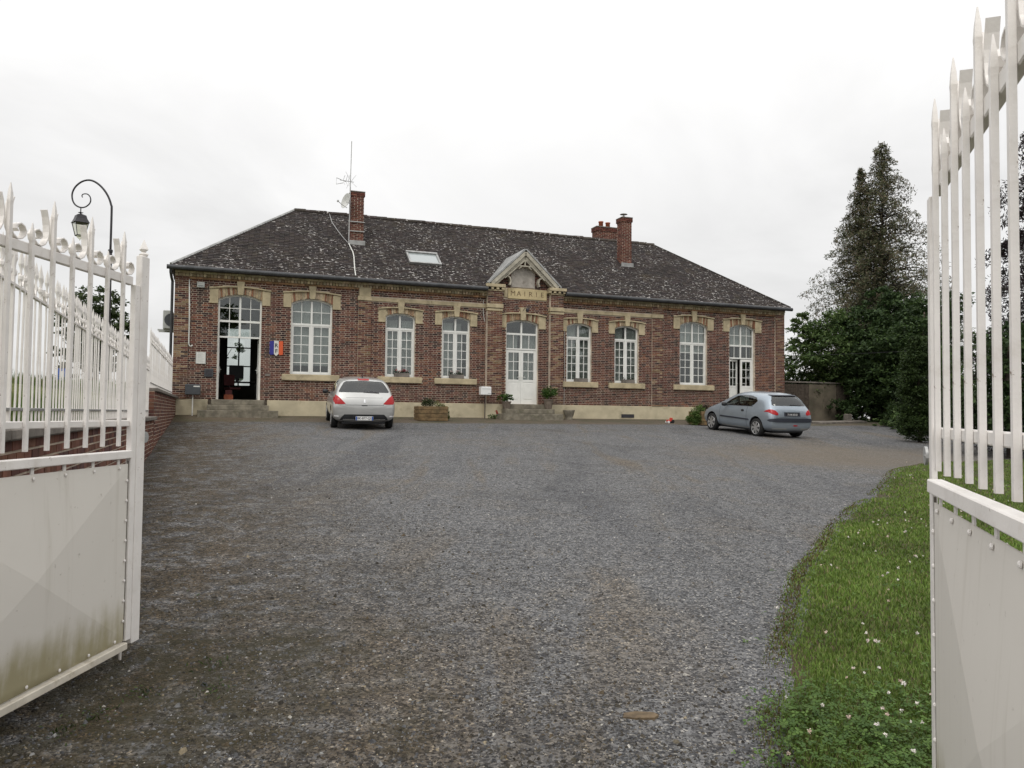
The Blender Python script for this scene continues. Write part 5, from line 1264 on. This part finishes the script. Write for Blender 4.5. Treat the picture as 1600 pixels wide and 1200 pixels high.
m = MB(); m.bbox(-.22, .24, -.03, -.01, .93 - fz, 1.45 - fz, .004); m.build('panel', 'sign_blue', t); m = MB(); m.box(-.08, .06, -.034, -.031, 1.02 - fz, 1.36 - fz); m.build('symbol', 'plate_white', t)
m = MB(); m.tube([(0, .01, -.3), (0, .01, 1.4 - fz)], .03, 8); m.build('post', 'galvanised', t)

# ---------------------------------------------------------------- trees and shrubs
def limb(m, a, b, r0, r1, bend=.1, n=5):
    a, b = Vector(a), Vector(b); d = b - a; off = Vector((random.uniform(-1, 1), random.uniform(-1, 1), random.uniform(-.3, .6))) * d.length * bend
    m.tube([a + d * (i / n) + off * math.sin(math.pi * i / n) for i in range(n + 1)], [r0 + (r1 - r0) * i / n for i in range(n + 1)], 7)
def conifer(name, label, x, y, z0, H, Rb, cols, n_br, leaf_n, size, tops=((0, 0, 1),), droop=.25, bare=.12, shape=1.0, dens=1.0):
    t = thing(name, label, 'tree', (x, y, z0)); tr = MB(); br = MB(); PP = []; 
    for (ox, oy, hf) in tops:
        h = H * hf; tr.tube([(ox * .2, oy * .2, -.3), (ox * .6, oy * .6, h * .3), (ox, oy, h * .65), (ox * 1.05, oy * 1.05, h)], [.05 + .02 * H * hf * .9, .012 * H, .005 * H, .01], 9)
        for i in range(int(n_br * hf)):
            f = bare + (1 - bare) * ((i + random.random()) / (n_br * hf)) ; zb_ = h * f
            prof = (1 - f) ** shape; L = Rb * (prof * .97 + .03) * random.uniform(.5, 1.12) * (1 if hf == 1 else .62); az = i * 2.399 + random.uniform(-.5, .5)
            cx_, cy_ = ox * min(1, .6 + f * .5), oy * min(1, .6 + f * .5)
            d = Vector((math.cos(az), math.sin(az), 0)); rise = random.uniform(-.05, .42) * L
            pts = [Vector((cx_, cy_, zb_)) + d * L * s_ + Vector((0, 0, rise * math.sin(s_ * 2.2) - droop * L * s_ * s_)) for s_ in (0, .25, .5, .75, 1)]
            if L > .5: br.tube(pts, [.012 + .012 * L, .01 + .008 * L, .008 + .005 * L, .008, .004], 5)
            k_ = int(leaf_n * (L / Rb + .06))
            s_ = rng.random(k_) ** .62; ii = np.minimum((s_ * 4).astype(int), 3); fr_ = s_ * 4 - ii; A_ = np.array([tuple(p) for p in pts])
            base = A_[ii] * (1 - fr_)[:, None] + A_[ii + 1] * fr_[:, None]
            sw = (.10 + .20 * L * (1.05 - s_))[:, None]; g = rng.normal(size=(k_, 3)) * [.8, .8, .62]
            base = base + g * sw * .75; base[:, 2] -= np.abs(rng.normal(size=k_)) * .10 * (1 + L * .15)
            PP.append(base)
    tr.build('trunk', 'bark_dark', t, smooth=True); br.build('branches', 'bark_dark', t)
    P = np.concatenate(PP); leaf_cloud('crown', 'leaf', P, size, cols, t, .2, .6, .24)
    return t
def broadleaf(name, label, x, y, z0, H, blobs, n, size, cols, trunk_r=.12, bark_='bark', cat='tree'):
    """blobs: (dx, dy, z, r) leaf masses, relative to the base"""
    t = thing(name, label, cat, (x, y, z0)); m = MB(); top = max(b[2] for b in blobs)
    m.tube([(0, 0, -.3), (.05, .03, H * .25), (-.04, .05, H * .5), (0, 0, H * .8)], [trunk_r * 1.25, trunk_r, trunk_r * .75, trunk_r * .3], 9)
    for bx_, by_, bz_, r in blobs: limb(m, (0, 0, min(H * .5, bz_ * .6)), (bx_, by_, bz_), trunk_r * .4, .012, .12)
    m.build('trunk', bark_, t, smooth=True)
    vol = np.array([b[3] ** 2 for b in blobs]); pr = vol / vol.sum(); PP = []
    for (bx_, by_, bz_, r), p_ in zip(blobs, pr):
        k_ = int(n * p_); nc = max(6, int(k_ / 45)); g = rng.normal(size=(nc, 3)); g /= np.linalg.norm(g, axis=1)[:, None]
        cc = np.array([bx_, by_, bz_]) + g * r * (rng.random((nc, 1)) ** .33) * [1, 1, .85]
        pick_ = rng.integers(0, nc, k_); PP.append(cc[pick_] + rng.normal(size=(k_, 3)) * r * .12 * [1, 1, .6])
    P = np.concatenate(PP); P[:, 2] = np.maximum(P[:, 2], .05)
    leaf_cloud('crown', 'leaf', P, size, cols, t, .35, .25)
    return t
CON = [(.090, .102, .050), (.112, .120, .062), (.145, .126, .076), (.158, .126, .084), (.072, .085, .044)]
conifer('tall_conifer', 'tall ragged brownish-green conifer rising behind the yard on the right', 19.6, 42, -.2, 14.9, 6.9, CON, 360, 290, .19, ((0, 0, 1), (-1.0, .3, .915)), .20, .06, .95)
DK = [(.034, .060, .020), (.046, .078, .026), (.058, .094, .030), (.026, .048, .016)]
MD = [(.064, .108, .032), (.088, .136, .042), (.054, .092, .028), (.108, .155, .05)]
broadleaf('elder_tree', 'leafy green tree against the right corner of the building', 14.6, 37.5, -.15, 4.6, [(-.8, 0, 2.6, 1.2), (-.5, .3, 3.9, 1.0), (.5, 0, 3.2, 1.4), (.9, .4, 4.6, 1.0), (-.2, 0, 1.4, 1.0), (1.2, 0, 1.8, 1.1), (-.9, .2, 4.6, .6)], 15000, .17, MD)
broadleaf('dark_tree', 'broad dark green tree in the middle of the right-hand thicket', 17.4, 37.0, -.25, 6.0, [(-.9, 0, 3.0, 1.6), (.4, 0, 4.6, 1.5), (1.3, .2, 3.2, 1.7), (0, -.2, 2.0, 1.5), (-1.1, .1, 4.6, 1.1), (.9, 0, 1.4, 1.4), (1.9, .3, 5.2, 1.2), (.2, .5, 5.8, .9)], 24000, .18, DK)
broadleaf('holly_tree', 'dense dark tree behind the clipped column shrub', 17.9, 34.5, -.3, 6.2, [(-.8, 0, 2.2, 1.4), (0, 0, 3.8, 1.5), (.8, .2, 5.0, 1.2), (-1.2, .2, 3.6, 1.2), (.7, 0, 1.6, 1.5), (-.4, 0, 1.0, 1.2)], 20000, .17, DK + [(.05, .085, .02)])
broadleaf('bright_shrub', 'lower bright green bush at the right edge of the thicket', 15.6, 29.8, -.45, 2.8, [(0, 0, 1.0, .8), (-.7, .2, .7, .6), (.8, 0, 1.5, .9), (.5, .3, 2.6, .8)], 9000, .13, MD, .06, cat='shrub')
t = broadleaf('column_shrub', 'clipped green column shrub just left of the right gate leaf', 13.0, 25.4, gz(13.0, 25.4), 3.0, [(0, 0, .6, .68), (0, .05, 1.3, .70), (.02, 0, 2.0, .68), (0, 0, 2.6, .60), (.05, 0, 3.05, .42)], 26000, .075, [(.030, .052, .014), (.042, .07, .018), (.055, .085, .024), (.024, .042, .012)], .06, cat='shrub')
PUR = [(.040, .026, .030), (.030, .021, .024), (.052, .034, .038), (.028, .030, .020)]
conifer('purple_tree', 'dark purplish tree seen between the bars of the right gate leaf', 15.1, 22.0, -.8, 9.6, 2.5, PUR, 150, 420, .15, ((0, 0, 1),), .30, .04, .45)
broadleaf('hedge_tree', 'dark evergreen seen low between the right gate bars', 12.9, 20.6, -.9, 3.8, [(0, 0, .9, 1.0), (.3, 0, 2.0, 1.0), (-.2, .2, 2.8, .9), (.9, .3, 1.2, 1.1), (1.2, .4, 2.6, 1.0), (-.6, .5, 1.2, .8)], 14000, .13, DK, .1)
broadleaf('garden_tree', 'dark tree furthest right behind the right gate leaf', 16.5, 18.5, -1.0, 7.0, [(0, 0, 1.2, 1.4), (0, 0, 3.0, 1.6), (-.5, .2, 4.4, 1.3), (.4, 0, 5.8, 1.2), (.9, .2, 2.2, 1.3)], 14000, .17, DK, .14)
tz = fieldz(*us(-23.6, 45))
broadleaf('round_tree', 'round green tree in the field beyond the railing', -23.6, 45, tz, 4.4, [(0, 0, 5.9 - tz, 1.35), (-1.1, .2, 4.8 - tz, 1.25), (1.1, .1, 4.6 - tz, 1.2), (.3, 0, 3.7 - tz, 1.3), (-.9, .3, 3.4 - tz, 1.0), (1.5, 0, 3.5 - tz, .8), (.2, 0, 2.6 - tz, .9)], 13000, .21, [(.035, .06, .016), (.05, .075, .022), (.06, .08, .03)], .16)
fz = fieldz(*us(-20, 33))
broadleaf('field_bush', 'thin bush beside the blue road sign', -17.2, 30.5, fieldz(*us(-17.2, 30.5)), 1.6, [(0, 0, .7, .5), (.4, 0, 1.3, .5), (-.3, .1, 1.6, .4)], 1500, .11, [(.05, .07, .025), (.07, .08, .03)], .03, cat='shrub')
q = BL(1.6, 14.5, 0)
broadleaf('rear_tree', 'small tree outside the rear window, seen through the open door', q.x, q.y, -.12, 4.0, [(-.5, 0, 2.6, .6), (.5, 0, 3.3, .7), (0, .2, 1.5, .6), (.8, 0, 1.9, .5), (-.7, 0, 3.9, .5)], 900, .16, DK, .07)
# undergrowth that closes the foot of the thicket
for i, (x, y, lab) in enumerate(((16.3, 36.2, 'low dark undergrowth behind the old yard wall'), (18.6, 35.6, 'low dark undergrowth right of the stone block'), (16.9, 32.6, 'dark laurel bush between thicket and column shrub'), (13.6, 38.6, 'dark bush against the back corner of the building on the right'), (15.1, 39.5, 'dark bush behind the left end of the yard wall'), (21.5, 38.0, 'dark undergrowth deep in the thicket behind the column shrub'))):
    broadleaf('laurel_bush', lab, x, y, -.3, 2.0, [(-.9, 0, .7, .9), (0, .1, 1.1, 1.0), (.9, 0, .8, 1.0), (-.4, 0, 1.8, .8), (.6, .2, 1.9, .9), (0, 0, .3, .8)], 9000, .15, DK, .05, cat='shrub')
# street trees behind the camera, mirrored in the left-hand panes
for x, y, lab in ((8.0, -20.0, 'tall street tree behind the viewpoint, mirrored in the left fanlight'), (-6.0, -26.0, 'street tree behind the viewpoint to the left')):
    broadleaf('street_tree', lab, x, y, -2.0 if y < 0 else -1.4, 8.0, [(-1.6, 0, 6.5, 2.2), (1.4, .3, 6.8, 2.3), (0, 0, 9.2, 2.4), (.4, -1, 5.0, 2.0), (-.6, 1.2, 10.6, 1.7)], 7000, .32, MD, .25)
# low weeds and flowers along the thicket
for i, (x, y) in enumerate(((15.2, 33.0), (15.0, 31.2), (14.6, 29.4), (13.9, 28.0))):
    labs = ('weedy clump by the stone block at the foot of the thicket', 'weedy clump with white blossom in front of the dark tree', 'low weeds between thicket and column shrub', 'low weeds at the foot of the column shrub')
    broadleaf('weed_clump', labs[i], x + .6, y, gz(x, y), .5, [(-.5, 0, .2, .35), (0, 0, .35, .4), (.5, .2, .25, .4)], 1600, .09, MD, .01, cat='weeds')
# old wall and stone block at the back right
t = thing('yard_wall', 'old rendered yard wall half hidden under the trees on the right', 'wall', W(25.2, -1.2, -.2), PHI)
for i in range(5):
    m = MB(); m.bbox(i * .78, i * .78 + .774, -.12, .12, 0, 1.75 + random.uniform(-.03, .03), .01); q = m.build('panel', 'shaded_block_wall' if i in (2, 3) else 'bark', t)  # tree shade is put into the panel colours, outer ones borrow the bark brown
m = MB(); m.bbox(0, 3.9, -.16, .16, 1.79, 1.86, .01); m.build('coping', 'coping', t)
t = thing('stone_block', 'pale square stone block at the foot of the yard wall', 'stone', W(27.45, .55), PHI); m = MB(); m.bbox(-.14, .14, -.12, .12, -.05, .34, .02); m.build('block', 'coping', t); m = MB(); m.bbox(-.11, .11, -.1, .1, .341, .36, .006); m.build('cap', 'step_stone', t)
m = MB(); q = [W(24.6, 1.2), W(28.3, .3), W(28.2, .9), W(24.8, 1.9)]; m.add([(p_.x, p_.y, p_.z - .02) for p_ in q] + [(p_.x, p_.y, p_.z + .07) for p_ in q], [(0, 1, 2, 3), (7, 6, 5, 4), (0, 4, 5, 1), (1, 5, 6, 2), (2, 6, 7, 3), (3, 7, 4, 0)]); kind(m.build('kerb', 'coping'), 'structure')
t = thing('overhead_wire', 'thin wire stretched across the dark thicket on the right', 'wire', W(24.4, -.5, 2.7))
m = MB(); a_, b_ = Vector((0, 0, 0)), Vector((8.6, -9.5, .12)); m.tube([a_ + (b_ - a_) * i / 10 - Vector((0, 0, .12 * math.sin(math.pi * i / 10))) for i in range(11)], .0045, 5); m.build('wire', 'dark_iron', t)
def lawn_dn(X, Y):
    P = np.array(LAWN); d = np.full(len(X), 1e9); ins = np.zeros(len(X), bool)
    for a, b in zip(P, P[1:]):
        ab = b - a; t = np.clip(((X - a[0]) * ab[0] + (Y - a[1]) * ab[1]) / (ab @ ab), 0, 1); d = np.minimum(d, np.hypot(X - a[0] - ab[0] * t, Y - a[1] - ab[1] * t))
    j = len(P) - 1
    for i in range(len(P)):
        with np.errstate(divide='ignore', invalid='ignore'):
            ins ^= ((P[i][1] > Y) != (P[j][1] > Y)) & (X < (P[j][0] - P[i][0]) * (Y - P[i][1]) / (P[j][1] - P[i][1]) + P[i][0])
        j = i
    return np.where(ins, d, -d)
# ---------------------------------------------------------------- loose stones on the yard, thicker towards the camera
def gzr_np(X, Y): return np.array([gzr(x, y) for x, y in zip(X, Y)])
NS = 135000
r_ = 2.2 * (13.0 / 2.2) ** rng.random(NS); th = np.radians(rng.uniform(-37, 37, NS)); X = r_ * np.sin(th); Y = r_ * np.cos(th)
U = (X - AX) * EU.x + (Y - AY) * EU.y
dl = lawn_dn(X, Y)
ok = (U > .35) & (dl < rng.normal(.08, .14, NS)); X, Y, r_, U = X[ok], Y[ok], r_[ok], U[ok]; n = len(X); Z = gzr_np(X, Y)
sz = np.clip(rng.lognormal(-5.08, .50, n), .003, .028); sz[rng.random(n) < .004] *= 1.8
oc = np.array([(1, 0, 0), (-.5, .87, 0), (-.5, -.87, 0), (.35, .1, .8), (-.3, .2, .7), (.0, -.35, .75)])
fc = np.array([(0, 1, 4), (0, 4, 3), (1, 2, 4), (2, 5, 4), (2, 0, 5), (0, 3, 5), (3, 4, 5)])
an = rng.uniform(0, 6.283, n); c_, s_ = np.cos(an), np.sin(an)
base = oc[None] * rng.uniform(.65, 1.35, (n, 6, 1)) * sz[:, None, None] * np.stack([np.ones(n), rng.uniform(.5, .95, n), rng.uniform(.45, .95, n)], 1)[:, None, :]
Vx = base[:, :, 0] * c_[:, None] - base[:, :, 1] * s_[:, None] + X[:, None]; Vy = base[:, :, 0] * s_[:, None] + base[:, :, 1] * c_[:, None] + Y[:, None]; Vz = base[:, :, 2] + (Z - sz * .12)[:, None] + base[:, :, 0] * rng.uniform(-.25, .25, (n, 1))
V = np.stack([Vx, Vy, Vz], 2).reshape(-1, 3); F = (fc[None] + 6 * np.arange(n)[:, None, None]).reshape(-1, 3)
pal = np.array([(.075, .076, .079), (.105, .106, .109), (.052, .052, .055), (.15, .15, .152), (.12, .105, .086), (.22, .216, .21), (.085, .076, .065)])
ci = rng.choice(len(pal), n, p=[.24, .24, .18, .12, .10, .06, .06]); T = pal[ci] * rng.uniform(.75, 1.25, (n, 1)); T[rng.random(n) < .018] = (.42, .40, .36)
mossy = (U < 4.0 + rng.normal(0, .6, n)) & (rng.random(n) < .6); T[mossy] *= np.array([.55, .48, .36])
kind(np_mesh('loose_gravel', V, F, 'stone_bits', None, np.repeat(T, len(fc), 0)), 'stuff')
# ---------------------------------------------------------------- lawn: grass blades, clover, flowers
def lawn_points(N, r0, r1, lo, edge=.16, a0=14, a1=44):
    r = r0 * (r1 / r0) ** rng.random(N); th = np.radians(rng.uniform(a0, a1, N)); X = r * np.sin(th); Y = r * np.cos(th)
    d = lawn_dn(X, Y); nn = np.array([noise.noise(Vector((x * 1.7, y * 1.7, 9))) for x, y in zip(X, Y)])
    nl = np.array([noise.noise(Vector((x * .75, y * .75, 2))) for x, y in zip(X, Y)]); ok = d + nn * .35 + nl * .4 > rng.normal(lo, edge, N)
    return X[ok], Y[ok], r[ok], d[ok]
X, Y, r_, dd = lawn_points(330000, 2.3, 24, .06); n = len(X); Z = gzr_np(X, Y) + np.clip(dd * .25, -.02, .03)
near = np.clip((5.6 - r_) / 2.2, 0, 1)
pn = np.array([noise.noise(Vector((x * .8, y * .8, 4))) for x, y in zip(X, Y)])
h = (rng.uniform(.016, .044, n) * np.clip(.55 + dd * 1.2, .5, 1.15) * (1 - .25 * near) * (1 + .35 * pn)); wd = np.clip(.0007 * r_, .0015, .008) * rng.uniform(.7, 1.3, n)
az = rng.uniform(0, 6.283, n); ln_ = rng.uniform(.15, .8, n) * h; dx, dy = np.cos(az), np.sin(az); px, py = -dy, dx
B0 = np.stack([X - px * wd, Y - py * wd, Z], 1); B1 = np.stack([X + px * wd, Y + py * wd, Z], 1)
M0 = np.stack([X + dx * ln_ * .35 - px * wd * .75, Y + dy * ln_ * .35 - py * wd * .75, Z + h * .6], 1); M1 = np.stack([X + dx * ln_ * .35 + px * wd * .75, Y + dy * ln_ * .35 + py * wd * .75, Z + h * .6], 1)
TP = np.stack([X + dx * ln_, Y + dy * ln_, Z + h], 1); V = np.stack([B0, B1, M1, M0, TP], 1).reshape(-1, 3)
i5 = 5 * np.arange(n)[:, None, None]; F = (np.array([(0, 1, 2), (0, 2, 3), (3, 2, 4)])[None] + i5).reshape(-1, 3)
pal = np.array([(.125, .205, .028), (.155, .235, .036), (.18, .245, .046), (.10, .168, .026), (.24, .225, .08)])
T = (pal * [.92, .90, 1.15])[rng.choice(5, n, p=[.3, .28, .18, .16, .08])] * rng.uniform(.8, 1.2, (n, 1)) * (1 + .3 * pn[:, None]); dry = (dd < .12) & (rng.random(n) < .5); T[dry] = np.array([.10, .075, .03]) * rng.uniform(.7, 1.3, (dry.sum(), 1))
kind(np_mesh('lawn_grass', V, F, 'grass', None, np.repeat(T, 3, 0)), 'stuff')
# clover in the foreground: three leaflets each
X, Y, r_, dd = lawn_points(42000, 2.2, 9.0, .10); pn = np.array([noise.noise(Vector((x * 1.1, y * 1.1, 21))) for x, y in zip(X, Y)])
ok = rng.random(len(X)) < np.clip((5.4 - r_) / 1.6, .05, 1) * np.clip(.75 + pn, .1, 1); X, Y, dd, r_ = X[ok], Y[ok], dd[ok], r_[ok]; n = len(X); Z = gzr_np(X, Y) + np.clip(dd * .25, -.02, .03) + rng.uniform(.03, .085, n)
a0 = rng.uniform(0, 6.283, n); sz = rng.uniform(.007, .013, n); V = []; tilt = rng.uniform(-.5, .5, (n, 2))
for k3 in range(3):
    a = a0 + k3 * 2.094; d = np.stack([np.cos(a), np.sin(a)], 1); p = np.stack([-d[:, 1], d[:, 0]], 1); c0 = np.stack([X, Y], 1)
    for f0, g0 in ((.1, 0), (.9, .62), (1.75, .35), (1.75, -.35), (.9, -.62)):
        q = c0 + d * (sz * f0)[:, None] + p * (sz * g0)[:, None]; off = q - c0; V.append(np.c_[q, Z + off[:, 0] * tilt[:, 0] + off[:, 1] * tilt[:, 1] + sz * .25 * abs(g0)])
V = np.stack(V, 1).reshape(-1, 3); F = (np.array([(0, 1, 2, 3, 4), (5, 6, 7, 8, 9), (10, 11, 12, 13, 14)])[None] + 15 * np.arange(n)[:, None, None]).reshape(-1, 5)
T = np.array([(.078, .140, .030), (.098, .165, .036), (.060, .112, .026)])[rng.integers(0, 3, n)] * rng.uniform(.8, 1.25, (n, 1))
kind(np_mesh('clover_leaves', V, F, 'grass', None, np.repeat(T, 3, 0)), 'stuff')
# clover blossoms on thin stalks
X, Y, r_, dd = lawn_points(1900, 2.4, 20, .42); pn = np.array([noise.noise(Vector((x * .9, y * .9, 33))) for x, y in zip(X, Y)]); ok = rng.random(len(X)) < np.clip(.42 + pn * 1.1, .04, 1); X, Y = X[ok], Y[ok]
fm = MB()
for x, y in zip(X, Y):
    z = gzr(x, y) + .02; hh = random.uniform(.07, .13); lx, ly = random.uniform(-.02, .02), random.uniform(-.02, .02); rr = random.uniform(.0075, .0125)
    fm.tube([(x, y, z), (x + lx, y + ly, z + hh)], .0012, 3, (.06, .11, .03), caps=False)
    base_c = random.choice([(.70, .66, .60), (.74, .70, .66), (.62, .50, .42), (.70, .60, .56)])
    for _ in range(16):
        g = Vector((random.gauss(0, 1), random.gauss(0, 1), random.gauss(.25, .8))).normalized(); s0 = g.orthogonal().normalized() * rr * .38; c0 = Vector((x + lx, y + ly, z + hh)); t0 = g.cross(s0).normalized() * rr * .3
        fm.add([c0 + g * rr * .25 + s0, c0 + g * rr * .25 - s0, c0 + g * rr * 1.25 - t0 * .5, c0 + g * rr * 1.25 + t0 * .5], [(0, 1, 2, 3)], rc(base_c, .15))
kind(fm.build('clover_blossoms', 'stone_bits', None, fix=False), 'stuff')
# tufts at the foot of the left gate and by the wall; field grass fringe behind the railing
m_ = 9000; U_ = rng.uniform(.2, 3.2, m_); S_ = rng.uniform(1, 22, m_); keep = rng.random(m_) < np.exp(-(U_ - .2) / .3) * .6 + .004; U_, S_ = U_[keep], S_[keep]
px = AX + EU.x * U_ + EN.x * S_; py = AY + EU.y * U_ + EN.y * S_
tx = np.concatenate([rng.normal(cx, .06, 40) for cx, cy in ((-1.95, 4.35), (-2.05, 4.05), (-1.75, 4.75), (-2.1, 3.85), (-1.6, 4.4))]); ty = np.concatenate([rng.normal(cy, .06, 40) for cx, cy in ((-1.95, 4.35), (-2.05, 4.05), (-1.75, 4.75), (-2.1, 3.85), (-1.6, 4.4))])
px = np.r_[px, tx]; py = np.r_[py, ty]; n = len(px); pz = gzr_np(px, py)
leaf_cloud('yard_weeds', 'grass', np.c_[px, py, pz + rng.uniform(.004, .025, n)], .028, [(.045, .075, .018), (.06, .09, .025), (.035, .05, .016)], None, .3, asp=.3)['kind'] = 'stuff'
m_ = 60000; U_ = -rng.uniform(.3, 1, m_) ** 1 * 0 - .25 - 14 * rng.random(m_) ** 1.6; S_ = rng.uniform(-4, 22, m_); px = AX + EU.x * U_ + EN.x * S_; py = AY + EU.y * U_ + EN.y * S_
pz = np.array([fieldz(u, s) for u, s in zip(U_, S_)]); hh = rng.uniform(.08, .32, m_); a = rng.uniform(0, 6.283, m_); lx, ly = np.cos(a) * hh * .3, np.sin(a) * hh * .3; w = rng.uniform(.006, .014, m_)
V = np.stack([np.c_[px - w, py, pz], np.c_[px + w, py, pz], np.c_[px + lx, py + ly, pz + hh]], 1).reshape(-1, 3); T = np.array([(.10, .15, .035), (.14, .17, .05), (.18, .17, .08), (.07, .12, .03)])[rng.integers(0, 4, m_)] * rng.uniform(.8, 1.2, (m_, 1))
kind(np_mesh('field_grass', V, np.arange(3 * m_).reshape(-1, 3), 'grass', None, T), 'stuff')
# a flat brown stone pressed into the gravel
t = thing('flat_stone', 'flat brown stone pressed into the gravel near the bottom of the yard', 'stone', (.68, 4.16, gzr(.68, 4.16)))
m = MB(); pts = [(-.10, -.035), (-.03, -.05), (.07, -.04), (.10, .0), (.08, .045), (-.02, .05), (-.09, .03)]
m.add([(x, y, -.03) for x, y in pts] + [(x * .93, y * .9, .008 + .002 * math.sin(i * 3)) for i, (x, y) in enumerate(pts)], [tuple(range(6, -1, -1)), tuple(range(7, 14))] + [(i, (i + 1) % 7, 7 + (i + 1) % 7, 7 + i) for i in range(7)]); plain('ochre_rock', (.115, .082, .048), .9, .3, 20, .003, 60); m.build('slab', 'ochre_rock', t)
